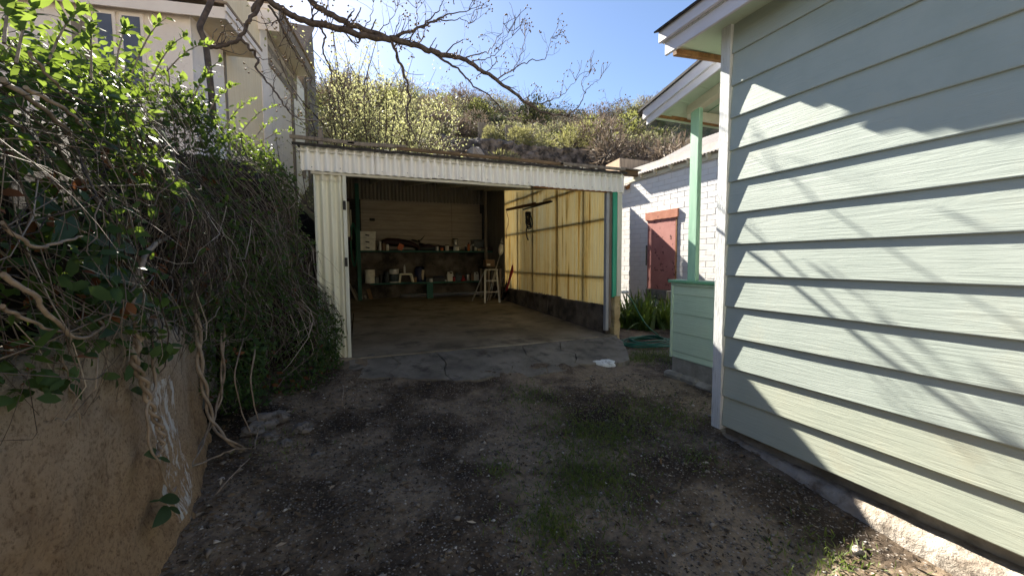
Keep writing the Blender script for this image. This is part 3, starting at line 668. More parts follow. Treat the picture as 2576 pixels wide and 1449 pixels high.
# left jamb: corrugated strip, capping flashing, flaking edge board, hinges
gp(MB().corr((-.35, GY+.025, 2.60), (1, 0, 0), (0, 0, -1), .30, 2.31, .098, .020, nv=4), 'jamb_sheet', M['corrcream'])
gp(MB().corr((-.345, GY+.012, 2.60), (1, 0, 0), (0, 0, -1), .28, .11, .098, .020, nv=2, jag=.004), 'jamb_flashing', M['cream'])
gp(MB().box((-.362, GY+.03, 1.4), (.024, .05, 2.4), bev=.004), 'jamb_edge_board', M['whitepost'])
V = []; k = 60
for i in range(k+1):
    z = .26+2.32*i/k; w = .006*max(0, noise.noise((2, z*9, 5)))*2
    V += [(-.052+w, GY-.01, z), (-.008, GY-.01, z), (-.008, GY+.08, z), (-.052+w, GY+.08, z)]
F = [(a*4+j, a*4+(j+1) % 4, (a+1)*4+(j+1) % 4, (a+1)*4+j) for a in range(k) for j in range(4)]+[(0, 3, 2, 1), (k*4, k*4+1, k*4+2, k*4+3)]
gp(MB().add(V, F), 'jamb_edge_board', M['whitepost'])
for z in (2.20, 1.50): gp(MB().box((-.036, GY-.018, z), (.034, .012, .11), bev=.003), 'hinge', M['tar'])
# right jamb: grey channel, turquoise board, white board, crumbling concrete stub
gp(MB().box((3.865, GY+.045, 1.47), (.06, .07, 2.22), bev=.005), 'steel_channel', M['greypost'])
gp(MB().box((3.93, GY+.05, 1.5), (.05, .06, 2.2), bev=.004), 'jamb_stud', M['greywood'])
gp(MB().box((3.985, GY-.002, 1.75), (.082, .028, 1.70), bev=.004), 'corner_board', M['turquoise'])
gp(MB().box((4.072, GY-.005, 1.75), (.088, .030, 1.71), bev=.004), 'corner_board', M['whitepost'])
b = MB(); V = []
for i in range(9):
    z = .16+.76*i/8; w = .016*math.sin(i*1.9)
    V += [(3.975+w, GY-.04+w*.6, z), (4.07+.012*math.cos(i*2.3), GY-.05, z), (4.085, GY+.12, z), (3.965+w, GY+.12, z)]
F = [(a*4+j, a*4+(j+1) % 4, (a+1)*4+(j+1) % 4, (a+1)*4+j) for a in range(8) for j in range(4)]+[(0, 3, 2, 1), (32, 33, 34, 35)]
M['ochre'] = surf('ochre_concrete', (.40, .30, .14), (.52, .42, .24), 5, .85, .6, .01, c3=(.20, .15, .09), s3=9, w3=(.55, .7))
gp(b.add(V, F), 'concrete_stub', M['ochre'])
# right wall: yellowed translucent sheets on a stem wall, framing behind them
sw = [(5.62, 6.52), (6.50, 7.42), (7.40, 8.32), (8.30, 9.22), (9.20, 10.05), (10.03, 10.36)]
for i, (y0, y1) in enumerate(sw):
    gp(MB().corr((GX1+.004*(i % 2), y1, zr((y0+y1)/2)+.2), (0, -1, 0), (0, 0, -1), y1-y0, zr((y0+y1)/2)+.2-.76+(.02 if i < 2 else -.02), .076, .0105, seg=8, nv=5, jag=.02), 'translucent_sheet', M['fibre'])
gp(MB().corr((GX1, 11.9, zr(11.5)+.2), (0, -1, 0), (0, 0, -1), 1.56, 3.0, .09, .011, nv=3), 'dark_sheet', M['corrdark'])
for y0 in (6.35, 7.36, 8.55, 9.45, 10.36, 11.1): gp(MB().box((GX1+.052, y0, 1.95), (.06, .06, 2.5)), 'stud', M['greywood'])
for z, y0, y1 in ((2.80, 5.6, 8.0), (3.02, 8.0, 11.8), (2.18, 5.6, 11.8), (1.22, 5.6, 11.8)):
    gp(MB().box((GX1+.038, (y0+y1)/2, z), (.04, y1-y0, .042)), 'girt', M['greywood'])
b = MB()
for j in range(12):
    y0 = 5.56+j*.527; top = .765-.010*(j % 3)+.004*j; b.box((GX1+.06, y0+.263, .42), (.22+.01*math.sin(j*2), .526, 2*(top-.42)), bev=.012)
gp(b, 'stem_wall', M['stem'])
# left wall and back wall
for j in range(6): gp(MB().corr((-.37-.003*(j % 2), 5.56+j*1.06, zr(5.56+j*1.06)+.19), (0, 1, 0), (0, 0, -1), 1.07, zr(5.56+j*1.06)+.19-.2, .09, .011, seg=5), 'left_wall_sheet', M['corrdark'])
for y in (6.6, 7.9, 9.2, 10.5): gp(MB().box((-.33, y, 1.85), (.06, .09, 3.1)), 'stud', M['greywood'])
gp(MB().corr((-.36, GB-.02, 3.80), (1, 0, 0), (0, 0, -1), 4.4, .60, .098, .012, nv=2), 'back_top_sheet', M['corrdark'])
lines = [3.232]+[aty(1060, v, GB).z for v in (511.6, 532, 541.5, 557.5, 579.5, 594.5, 603.5)]+[1.84]
for i in range(len(lines)-1):
    for (x0, x1) in ((.33, 2.845), (2.853, 3.72+.06*(i > 1))):
        gp(MB().box(((x0+x1)/2, GB+.0, (lines[i]+lines[i+1])/2), (x1-x0, .022, lines[i]-lines[i+1]-.006), bev=.003), 'back_wall_board', M['backboard'])
gp(MB().box((1.8, GB+.06, 2.81), (4.5, .06, 2.0)), 'back_wall_framing', M['tar'])
gp(MB().box((.62, GB-.016, 2.66), (.14, .012, .075), bev=.003), 'vent_hole', M['tar'])
gp(MB().box((1.85, GB+.05, 1.20), (4.4, .14, 1.27), bev=.01), 'back_stem_wall', M['stem'])
gp(MB().box((.55, GB+.05, .53), (1.6, .14, .10)), 'back_stem_wall', M['stem'])
# shelves in dark teal on posts
SZ1, SZ2 = 1.80, .93; SY = 11.32
gp(MB().box((2.13, 11.6, SZ1-.02), (3.72, .52, .04), bev=.003), 'upper_shelf', M['teal'])
gp(MB().box((2.05, 11.6, SZ2-.02), (3.1, .52, .04), bev=.003), 'lower_shelf', M['teal'])
gp(MB().box((2.07, SY+.05, .70), (.17, .05, .46), bev=.003), 'shelf_leg', M['teal'])
gp(MB().box((.235, SY-.05, 2.0), (.095, .09, 3.0), bev=.004), 'shelf_post', M['teal'])
gp(MB().box((3.72, SY+.02, 2.0), (.08, .06, 3.0), bev=.004), 'shelf_post', M['greywood'])
gp(MB().box((.05, 11.2, 2.45), (.07, .03, .75), bev=.004), 'shelf_bracket', M['cream'])
# ------------------------------------------------------------------ things stored in the garage
def pm(name, c, rough=.5, **k): return surf(name, tuple(q*.85 for q in c), tuple(min(1, q*1.1) for q in c), 9, rough, .12, .003, c3=tuple(q*.45 for q in c), s3=13, w3=(.64, .78), **k)
M.update(pale=pm('pale_plastic', (.78, .76, .68)), white=pm('white_plastic', (.62, .62, .60)), black=pm('black_plastic', (.02, .02, .022)), red=pm('red_plastic', (.30, .02, .025)),
         darkred=pm('dark_red_paint', (.028, .007, .009)), steel=pm('galvanised_steel', (.42, .42, .42), .35, metal=.7), orange=pm('orange_can', (.55, .13, .03)), blue=pm('navy_bag', (.02, .025, .07)),
         greenhose=pm('green_rubber', (.015, .12, .075), .45), wood=pm('bare_board', (.26, .16, .085), .8), boardpale=pm('pale_board', (.36, .33, .29), .8), greybox=pm('grey_tub', (.10, .115, .12)),
         card=pm('printed_carton', (.45, .36, .22)), alu=pm('aluminium', (.46, .46, .46), .4, metal=.5), brown=pm('brown_carton', (.20, .12, .07)), slate=pm('dark_label', (.05, .07, .08)), green_wood=pm('green_stained_wood', (.085, .10, .06), .8), cord=pm('orange_red_cord', (.35, .06, .03)))
def item(name, label, cat, loc, parts, group=None, rot=0.0):
    """parts: (name, MB in local coordinates, material[, index of parent part])"""
    t = thing(name, label, cat, loc, group); t.rotation_euler = (0, 0, rot); made = []
    for p in parts:
        o = p[1].build(p[0], M[p[2]], made[p[3]] if len(p) > 3 else t); made.append(o)
    return t
def sx(u, y=11.4): return aty(u, 640, y).x              # x on the shelf front for a photo column
S1, S2 = SZ1, SZ2
# three stacked file boxes
for k, lab in enumerate(('bottom white file box of the stack on the upper shelf', 'middle white file box of the stack on the upper shelf', 'top white lidded file box of the stack, tallest lid')):
    h = (.145, .15, .20)[k]; z = S1+(0, .147, .299)[k]; w = (.39, .40, .42)[k]
    item('storage_box', lab, 'box', (sx(925)+.0, 11.52, z), [('body', MB().box((0, 0, h*.42), (w, .36, h*.84), bev=.01), 'pale'), ('lid', MB().box((0, 0, h*.9), (w+.02, .38, h*.2), bev=.01), 'pale'),
        ('handle_hole', MB().box((.0, -.185, h*.5), (.10, .012, .03), rot=Matrix.Rotation(.2, 3, 'Y'), bev=.004), 'black')], 'file boxes stacked on the shelf')
def can(name, lab, cat, u, r, h, mat, z=S1, lid=None, y=11.45, cap=None, group=None, extra=()):
    ps = [('body', MB().lathe((0, 0, 0), [(r*.96, 0), (r, .006), (r, h-.006), (r*.95, h)], 18), mat)]
    if lid: ps.append(('lid', MB().lathe((0, 0, h), [(r*1.03, -.012), (r*1.03, .008), (r*.9, .012)], 18), lid))
    if cap: ps.append(('cap', MB().lathe((0, 0, h), [(r*.55, 0), (r*.5, .045), (r*.3, .05)], 14), cap))
    return item(name, lab, cat, (sx(u, y), y, z), ps+list(extra), group)
can('glass_jar', 'tall grey jar next to the file boxes on the upper shelf', 'jar', 956, .045, .24, 'steel', lid='steel')
can('paint_tin', 'small printed tin between the grey jar and the dark red machine', 'tin', 966, .05, .20, 'brown', lid='black')
can('spray_bottle', 'little pale bottle leaning near the dark red machine', 'bottle', 975, .035, .17, 'pale', cap='white')
# long dark red machine with a propeller (outboard trolling motor lying on the shelf)
bd = MB(); prof = [(-.62, .02, .05), (-.56, .16, .11), (-.35, .22, .15), (-.05, .21, .15), (.25, .17, .13), (.45, .10, .09), (.52, .05, .05)]
vs = []; n = 12
for (x, h, r) in prof:
    for j in range(n):
        a = 2*PI*j/n; vs.append((x, r*math.cos(a), h+.02+r*.72*math.sin(a)))
bd.add(vs, [(i*n+j, i*n+(j+1) % n, (i+1)*n+(j+1) % n, (i+1)*n+j) for i in range(len(prof)-1) for j in range(n)]+[tuple(range(n))[::-1], tuple((len(prof)-1)*n+j for j in range(n))], True)
pr = MB().lathe((.50, 0, .26), [(.02, -.03), (.045, 0), (.02, .05)], 10)
pr.add([(.50, -.02, .27), (.55, -.06, .33), (.66, -.07, .44), (.70, -.04, .56), (.66, -.02, .42), (.57, 0, .30)], [(0, 1, 2, 4, 5), (2, 3, 4)])
pr.add([(.50, .02, .27), (.44, .06, .30), (.33, .07, .33), (.28, .04, .30), (.36, .02, .26), (.46, 0, .24)], [(0, 1, 2, 4, 5), (2, 3, 4)])
item('shelf_machine', 'long dark red machine with a curved black blade on the upper shelf', 'machine', (sx(1010), 11.55, S1), [('housing', bd, 'darkred'), ('blade', pr, 'black'), ('shaft', MB().tube([(.5, 0, .2), (.72, 0, .13), (1.1, 0, .10), (1.5, .02, .09)], [.035, .05, .04, .035], 8), 'darkred'), ('orange_plate', MB().box((-.02, -.16, .1), (.14, .02, .16), rot=Matrix.Rotation(.5, 3, 'Y')), 'orange')])
ox = sx(1060); item('canvas_bag', 'low dark canvas bag lying right of the curved black blade', 'bag', (ox+.35, 11.62, S1), [('bag', MB().box((0, 0, .075), (.95, .22, .15), bev=.05), 'black'), ('strap', MB().tube([(-.35, -.06, .12), (-.15, -.1, .19), (.1, -.1, .18), (.3, -.06, .13)], .012, 6), 'black')])
can('paint_can', 'grey paint can with dark lid standing on a white jug', 'can', 1146, .075, .19, 'steel', z=S1+.155, lid='black', y=11.5)
item('jug', 'squat white jug under the grey paint can', 'jug', (sx(1148, 11.48), 11.5, S1), [('body', MB().lathe((0, 0, 0), [(.07, 0), (.085, .02), (.085, .11), (.05, .145), (.03, .153)], 16), 'white'), ('handle', MB().tube([(.07, -.02, .12), (.12, -.03, .10), (.12, -.03, .05), (.08, -.02, .03)], .012, 6), 'white')])
can('spray_can', 'orange spray can with black top on the upper shelf', 'spray can', 1179, .035, .19, 'orange', cap='black')
can('black_bottle', 'black bottle left of the orange spray can', 'bottle', 1172, .034, .12, 'black', cap='white')
can('capped_bottle', 'black bottle with white cap right of the orange spray can', 'bottle', 1191, .036, .15, 'black', cap='white')
item('printed_box', 'small printed carton at the upper shelf edge', 'box', (sx(1209), 11.40, S1), [('carton', MB().box((0, 0, .035), (.20, .1, .07), bev=.004), 'card'), ('label', MB().box((.035, -.052, .035), (.09, .004, .04)), 'slate')])
item('toolbox', 'dark red steel toolbox at the right end of the upper shelf', 'toolbox', (sx(1235)-.12, 11.45, S1), [('case', MB().box((0, 0, .06), (.38, .2, .12), bev=.012), 'darkred'), ('handle', MB().tube([(-.09, 0, .12), (-.08, 0, .155), (.08, 0, .155), (.09, 0, .12)], .009, 6), 'black')])
item('tub', 'dark grey tub behind the printed carton', 'tub', (sx(1212), 11.68, S1), [('tub', MB().box((0, 0, .16), (.42, .26, .32), bev=.03), 'greybox'), ('rim', MB().box((0, 0, .325), (.45, .29, .03), bev=.012), 'greybox')])
item('cloth_bundle', 'crumpled pale cloth bundle behind the spray cans', 'cloth', (sx(1194, 11.65), 11.68, S1), [('cloth', MB().lathe((0, 0, 0), [(.12, 0), (.15, .05), (.13, .13), (.07, .20), (.03, .22), (.001, .225)], 11), 'pale')])
# lower shelf
can('bucket', 'white plastic bucket with ribbed rim and dark label', 'bucket', 990, .125, .36, 'white', z=S2, y=11.45, extra=[('rim', MB().lathe((0, 0, .27), [(.128, 0), (.137, .01), (.128, .02), (.137, .035), (.128, .05), (.137, .065), (.13, .09), (.142, .1)], 20), 'white'),
    ('label', MB().lathe((0, 0, .04), [(.1265, 0), (.1265, .2)], 20), 'slate')])
can('dim_pail', 'dull pail behind the white bucket', 'pail', 976, .12, .30, 'greybox', z=S2, y=11.66)
st = MB(); 
sl_ = [(-.17, -.13), (.17, -.13), (-.17, .13), (.17, .13)]
item('step_stool', 'small cream plastic step stool on the lower shelf', 'stool', (sx(1020), 11.48, S2), [('seat', MB().box((0, 0, .225), (.34, .26, .05), bev=.02), 'cream')]+[('leg', MB().beam((x*1.08, y, 0), (x*.88, y, .21), .05, .045, up=(0, 1, 0), bev=.01), 'cream') for x, y in sl_])
can('caulk_tube', 'pale caulking tube standing on the cream stool', 'tube', 1017, .026, .19, 'white', z=S2+.25, y=11.5, cap='steel')
item('printed_bag', 'slumped dark blue printed bag on the lower shelf', 'bag', (sx(1058), 11.6, S2), [('bag', MB().lathe((0, 0, 0), [(.14, 0), (.16, .08), (.15, .25), (.13, .38), (.08, .43), (.02, .44)], 9), 'blue'), ('print', MB().box((.06, -.145, .2), (.07, .012, .28), rot=Matrix.Rotation(.1, 3, 'Y')), 'card')])
item('dark_crate', 'flat black crate of odds and ends on the lower shelf', 'crate', (sx(1095), 11.55, S2), [('crate', MB().box((0, 0, .06), (.55, .3, .12), bev=.01), 'black'), ('rag', MB().box((.1, 0, .13), (.28, .2, .03), rot=Matrix.Rotation(.1, 3, 'X'), bev=.01), 'blue')])
def jug(name, lab, u, mat, h, w, y=11.45):
    return item(name, lab, 'jug', (sx(u, y), y, S2), [('body', MB().box((0, 0, h*.36), (w, w*.62, h*.72), bev=.02), mat), ('neck', MB().lathe((-w*.22, 0, h*.72), [(w*.22, -.01), (w*.16, h*.14), (w*.14, h*.25)], 12), mat),
        ('handle', MB().tube([(w*.0, 0, h*.9), (w*.3, 0, h*.92), (w*.42, 0, h*.8), (w*.4, 0, h*.62)], .013, 6), mat), ('cap', MB().lathe((-w*.22, 0, h*.93), [(w*.17, 0), (w*.16, h*.08)], 12), 'black')])
jug('white_jug', 'pale jug with loop handle left on the lower shelf', 1131, 'white', .30, .19)
jug('dark_jug', 'dark jug with pale neck in the middle of the lower shelf', 1152, 'slate', .26, .19)
jug('grey_jug', 'greyish white jug at the right end of the lower shelf', 1197, 'white', .27, .15)
jug('brown_jug', 'brown jug beside the greyish white jug', 1188, 'brown', .24, .10)
item('funnel', 'red plastic funnel lying on the lower shelf', 'funnel', (sx(1165), 11.42, S2), [('cone', MB().lathe((0, 0, 0), [(.085, 0), (.08, .02), (.02, .11), (.014, .16)], 14), 'red')])
can('white_cup', 'tiny white cup at the front of the lower shelf', 'cup', 1120, .028, .05, 'white', z=S2, y=11.38)
# right back corner: bench box, ladder, pole tools, leaning lumber, green crates
item('workbench', 'dark bench with a brown carton in the right back corner', 'bench', (3.70, 10.9, .46), [('top', MB().box((0, 0, .86), (.42, .8, .05), bev=.005), 'tar')]+[('leg', MB().box((x, y, .42), (.06, .06, .84)), 'greywood') for x in (-.17, .17) for y in (-.35, .35)])
item('carton', 'brown carton on the dark corner bench', 'carton', (3.62, 10.78, 1.345), [('carton', MB().box((0, 0, .10), (.26, .24, .20), bev=.006), 'brown'), ('flap', MB().box((-.05, -.125, .06), (.1, .006, .05)), 'pale')])
lx, ly = sx(1236, 9.9), 9.9; lz = zslab(0, 9.9)
ps = []
for s in (-1, 1): ps.append(('front_rail', MB().beam((s*.20, -.04, 0), (s*.155, .06, .84), .05, .022, up=(0, 1, 0), bev=.004), 'alu'))
for s in (-1, 1): ps.append(('rear_leg', MB().beam((s*.25-.14, .5, 0), (s*.16, .10, .82), .03, .02, up=(0, 1, 0), bev=.004), 'alu'))
for z, w in ((.27, .37), (.56, .345)): ps.append(('step', MB().box((0, -.01+z*.1, z), (w, .10, .03), bev=.005), 'alu'))
ps.append(('top_cap', MB().box((0, .08, .845), (.37, .16, .03), bev=.008), 'alu')); ps.append(('brace', MB().beam((-.3, .40, .25), (.08, .40, .26), .02, .02), 'alu'))
item('step_ladder', 'small aluminium step ladder in the garage corner', 'ladder', (lx, ly, lz), ps)
p0, p1 = aty(1233, 755, 10.1), aty(1268, 590, 10.6)
item('pole_tool', 'long handled pole tool with a grey motor head leaning in the corner', 'tool', (0, 0, 0), [('shaft', MB().tube([aty(1226, 756, 10.1), aty(1243, 690, 10.3), aty(1258, 642, 10.5)], .013, 8), 'alu'),
    ('motor_head', MB().tube([aty(1258, 642, 10.5), aty(1260, 634, 10.5), aty(1261, 628, 10.5), aty(1268, 600, 10.55), aty(1270, 594, 10.55)], [.03, .075, .085, .065, .05], 10), 'pale'), ('band', MB().tube([aty(1264.5, 615, 10.5), aty(1265, 613, 10.5)], .082, 10), 'black')])
def lean(name, lab, cat, a, b, w, h, mat, extra=()):
    return item(name, lab, cat, (0, 0, 0), [('board' if cat == 'board' else 'bar', MB().beam(a, b, w, h, up=(0, -1, 0), bev=.003), mat)]+list(extra))
lean('lumber', 'long black board leaning against the translucent wall', 'board', atz(1262, 757, zslab(0, 9.4)), aty(1308, 615, 9.9), .085, .03, 'black')
lean('pipe', 'thin grey pipe leaning beside the black board', 'pipe', atz(1241, 752, zslab(0, 9.7)), aty(1290, 650, 10.1), .03, .03, 'alu')
rs = aty(1274, 730, 9.5); re_ = aty(1296, 660, 9.8)
item('spade', 'red handled spade leaning on the garage wall', 'spade', (0, 0, 0), [('shaft', MB().tube([rs, re_], .024, 8), 'red'), ('grip', MB().tube([re_, aty(1303, 648, 9.8), aty(1303, 635, 9.8), aty(1298, 634, 9.8), aty(1297, 648, 9.8), re_], .018, 6), 'black'), ('blade', MB().beam(rs, atz(1270, 752, zslab(0, 9.4)), .16, .012, up=(0, -1, 0), bev=.004), 'darkred')])
item('red_pole', 'red pole leaning beside the spade', 'pole', (0, 0, 0), [('pole', MB().tube([atz(1268, 755, zslab(0, 9.3)), aty(1289, 668, 9.7)], .02, 8), 'red')])
for k, (u, v, lab) in enumerate(((1286, 0, 'left of the two green stained wooden posts on the garage floor'), (1302, 6, 'right and front green stained wooden post on the garage floor'))):
    a = atz(u-8, 757+v, zslab(0, 8.9)); c = a+Vector((.10, .22, .62-.05*k))
    lean('wooden_post', lab, 'board', a, c, .15, .13, 'green_wood')
# hose hung on a bundle of sticks high on the translucent wall
wx = GX1-.03
h0 = atx(1273, 531, wx-.02); h1 = aty(1345, 512, h0.y-1.6)
for k, (du_, dv_, lab) in enumerate(((0, 0, 'lower stick of the bundle above the hanging hose'), (40, -5, 'upper thin stick jutting out above the hanging hose'))):
    a = atx(1275, 527+2*k, wx-.05); bq = atx(1345+du_, 512+dv_, wx-.32-.1*k); lean('stick', lab, 'board', a, bq, .035, .06-.02*k, 'wood' if k else 'rawwood')
lean('hose_rail', 'short dark board carrying the hanging hose', 'board', atx(1318, 527, wx-.12), atx(1386, 508, wx-.42), .03, .07, 'black')
hc = atx(1332, 541, wx-.2); b = MB()
for k in range(5):
    pts = []; w = .12-.012*k; L = .36-.035*k
    for i in range(19):
        a = 2*PI*i/18; pts.append(hc+Vector((.025*math.sin(a*2+k)-.012*k, w*math.sin(a)+.012*math.sin(k*2), L*(math.cos(a)-1)*.5+.06)))
    b.tube(pts, .015, 6, cap=False)
tl = MB().tube([hc+Vector((-.02, .08, -.22)), hc+Vector((-.03, .12, -.36)), hc+Vector((-.03, .07, -.48)), hc+Vector((-.03, .01, -.55))], .013, 6)
item('hanging_hose', 'black coiled hose hanging on the translucent garage wall', 'hose', (0, 0, 0), [('coil', b, 'black'), ('tail', tl, 'black')])
pts = [atx(1274, 533, wx-.02), atx(1279, 550, wx-.02), atx(1278, 566, wx-.02), atx(1273, 580, wx-.02), atx(1274, 600, wx-.02)]
item('dangling_wire', 'thin red wire dangling at the wall corner', 'wire', (0, 0, 0), [('strand', MB().tube(pts, .007, 5), 'cord')])
# left side: leaning boards, green hose loop, framed board
zl = zslab(0, 9.5)
for (u0, v0, u1, v1, yb, yt, w, mt, lab) in (
    (936, 757, 910, 680, 10.2, 10.9, .10, 'wood', 'reddish brown board leaning at the left shelf end'),
    (922, 758, 912, 716, 10.0, 10.7, .05, 'boardpale', 'pale narrow board leaning beside the reddish board'),
    (903, 763, 871, 700, 9.5, 10.2, .06, 'boardpale', 'pale board leaning far left behind the garage jamb'),
    (908, 760, 872, 690, 9.8, 10.6, .04, 'greywood', 'thin grey strip leaning behind the pale board'),
    (912, 758, 886, 630, 9.9, 11.0, .035, 'alu', 'long thin grey rod leaning on the left shelf post')):
    a = atz(u0, v0, zslab(0, yb)); lean('lumber', lab, 'board', a, aty(u1, v1, a.y+.75), w, .025, mt)
hp = aty(888, 560, 10.9); b = MB()
for k in range(3):
    b.tube([hp+Vector((.07*math.sin(2*PI*i/16)*(1-.1*k), .02*k, -.55+.55*math.cos(2*PI*i/16)*(1-.06*k))) for i in range(17)], .014, 6, cap=False)
item('green_hose_loop', 'dark green hose loop hanging by the left shelf post', 'hose', (0, 0, 0), [('coil', b, 'greenhose')])
item('framed_board', 'tall thin cream framed board hanging inside the left jamb', 'frame', (0, 0, 0), [('panel', MB().box(aty(876, 552, 8.6), (.05, .02, .68), bev=.004), 'cream'), ('frame', MB().box(aty(876, 552, 8.6)+Vector((0, .02, 0)), (.08, .02, .82), bev=.004), 'darkred')])
can('sack', 'pale sack standing behind the reddish leaning board', 'sack', 929, .13, .36, 'pale', z=S2, y=11.5)

for (u, r_, h, mt, z_, y_, nm, lab, ct) in ((1100, .05, .13, 'steel', S1, 11.45, 'tin_can', 'bare steel tin on the upper shelf before the canvas bag', 'tin'), (1112, .04, .10, 'orange', S1, 11.42, 'tin_can', 'small orange tin on the upper shelf', 'tin'), (1125, .055, .16, 'white', S1, 11.46, 'jar', 'white jar left of the squat jug', 'jar'),
    (945, .07, .17, 'greybox', S2, 11.5, 'canister', 'grey canister left of the pails on the lower shelf', 'canister'), (957, .06, .22, 'black', S2, 11.5, 'canister', 'tall black canister on the lower shelf', 'canister'), (1042, .06, .15, 'brown', S2, 11.5, 'canister', 'brown canister right of the cream stool', 'canister'),
    (1141, .04, .13, 'red', S2, 11.4, 'tin_can', 'red tin between the two jugs', 'tin'), (1176, .055, .20, 'steel', S2, 11.55, 'canister', 'steel canister behind the red funnel', 'canister'), (1083, .05, .11, 'white', S2, 11.4, 'jar', 'white jar in front of the black crate', 'jar')):
    can(nm, lab, ct, u, r_, h, mt, z=z_, y=y_, lid='black')
# ------------------------------------------------------------------ yellow house on the terrace, upper left
E1 = Vector((math.sin(R(9)), math.cos(R(9)), 0)); E2 = Vector((-E1.y, E1.x, 0))    # E1 recedes, E2 runs left
P0 = Vector((-1.64, 6.0, 0))
yh = thing('yellow_house', 'pale yellow and white patched house on the terrace above the vines', 'house', (-1.64, 6.0, 2.6))
def yp(b, name, mat, parent=None): return part(b, name, mat, parent, yh)
M['ywall'] = surf('pale_yellow_plywood', (.80, .66, .44), (.86, .73, .52), 2, .8, .2, .004, (6, 6, .6), c3=(.50, .42, .28), s3=4, w3=(.6, .8))
M['ywhite'] = surf('peeling_white_board', (.76, .70, .63), (.85, .79, .72), 2, .8, .5, .005, (14, 14, .8), c3=(.34, .26, .18), s3=5, w3=(.60, .68))
M['yfascia'] = surf('pinkish_white_fascia', (.82, .74, .68), (.88, .81, .75), 2, .7, .2, .003, c3=(.5, .44, .38), s3=7, w3=(.64, .78))
M['yshingle'] = surf('brown_shingle', (.22, .16, .11), (.36, .28, .20), 5, .9, .6, .008, (1, 1, 9))
M['wood_grey'] = surf('bleached_plank', (.36, .30, .23), (.50, .43, .34), 2, .85, .4, .005, (2, 2, 12), c3=(.22, .17, .12), s3=5, w3=(.58, .72))
M['glass'] = surf('dark_window_glass', (.10, .11, .14), (.14, .15, .19), 2, .08, 0, 0)
YR = Matrix((E1, -E2, Vector((0, 0, 1)))).transposed(); YK = 1.7      # the house stands well back on the terrace
def Q(a, s, z): p = P0+E1*a-E2*s; return Vector((p.x*YK, p.y*YK, 1.5+(z-1.5)*YK))        # a along the side wall, s outwards to the right, z height
def ybox(a0, a1, s0, s1, z0, z1, name, mat, bev=.004, parent=None):
    return yp(MB().box(Q((a0+a1)/2, (s0+s1)/2, (z0+z1)/2), (abs(a1-a0)*YK, abs(s1-s0)*YK, abs(z1-z0)*YK), YR, bev), name, mat, parent)
TZ = 1.9
ybox(.02, 5.2, -5, -.03, TZ, 4.4, 'core_wall', M['ywhite']); ybox(1.2, 5.2, -5, -.03, 4.4, 5.65, 'upper_core_wall', M['ywhite'])
ybox(.0, .83, -.03, .0, TZ, 4.4, 'side_panel', M['yfascia']); ybox(.80, .86, -.03, .012, TZ, 5.3, 'batten', M['greywood'])
ybox(.86, 2.21, -.03, .0, TZ, 5.6, 'plywood_panel', M['ywall']); ybox(2.21, 2.57, -.03, .012, TZ, 5.6, 'batten', M['yfascia'])
ybox(2.57, 3.86, -.03, .003, TZ, 5.6, 'weathered_panel', M['ywhite']); ybox(3.86, 3.99, -.03, .03, TZ, 5.4, 'batten', M['greywood'])
yp(MB().corr(Q(4.0, .01, 5.55), E1, (0, 0, -1), 1.9*YK, 3.6*YK, .17, .016, nv=3), 'corrugated_sheet', M['corrwhite'])
yp(MB().beam(Q(4.5, .04, 3.4), Q(4.95, .04, 4.55), .05, .12, up=(1, 0, 0)), 'leaning_strip', M['greywood'])
for k in range(5): ybox(2.55, 4.3, .008, .022, 5.02+k*.115, 5.02+k*.115+.108, 'gable_plank', M['wood_grey'] if k % 2 else M['greywood'])
# front wall with windows and dark doorway
ybox(-.02, .02, -5, .0, TZ, 4.4, 'front_wall', M['yfascia'])
for s0, s1 in ((-.90, -.76), (-.66, -.49)):
    w0 = ybox(-.045, -.02, s0-.03, s1+.03, 3.45, 4.33, 'window', M['yfascia']); ybox(-.050, -.045, s0, s1, 3.5, 4.29, 'pane', M['glass'], 0, w0)
ybox(-.035, -.02, -1.15, -.97, 3.0, 4.2, 'doorway', M['greywood'])
def quad(pts, name, mat, th=.05):
    pts = [Vector(p) for p in pts]; n = (pts[1]-pts[0]).cross(pts[2]-pts[0]).normalized()*th
    return yp(MB().add(pts+[p+n for p in pts], [(0, 1, 2, 3), (7, 6, 5, 4), (0, 4, 5, 1), (1, 5, 6, 2), (2, 6, 7, 3), (3, 7, 4, 0)]), name, mat)
Z1 = 4.47
ybox(-.12, -.10, -5, .41, Z1-.13, Z1, 'front_fascia', M['yfascia']); ybox(-.12, .95, .39, .41, Z1-.12, Z1, 'side_fascia', M['yfascia']); ybox(-.14, .95, .41, .43, Z1-.05, Z1+.02, 'side_crown', M['yfascia'])
ybox(-.10, .95, -5, .39, Z1-.08, Z1-.07, 'soffit', M['ywall'])
quad([Q(-.15, .44, Z1+.02), Q(.95, .44, Z1+.02), Q(.95, -5, Z1+.5), Q(-.15, -5, Z1+.5)], 'near_roof', M['yshingle'])
Z2 = 5.80
ybox(2.16, 2.18, -3, .32, Z2-.40, Z2, 'upper_fascia', M['yfascia']); ybox(2.14, 2.16, -3, .33, Z2-.06, Z2+.02, 'upper_crown', M['yfascia'])
ybox(2.18, 4.5, .30, .32, Z2-.20, Z2, 'upper_side_fascia', M['greywood']); ybox(2.18, 4.5, -.1, .30, Z2-.16, Z2-.15, 'upper_soffit', M['ywhite'])
quad([Q(2.12, .35, Z2+.01), Q(4.5, .35, Z2+.01), Q(4.5, -3, Z2+.25), Q(2.12, -3, Z2+.25)], 'upper_roof', M['yshingle'])
quad([Q(5.05, .02, TZ), Q(6.7, .02, TZ), Q(5.9, .02, 7.35), Q(4.85, .02, 6.35)], 'rear_wall', M['greywood'], -.5)
ybox(4.98, 5.2, -.02, .06, TZ, 5.9, 'rear_corner_post', M['greywood'])
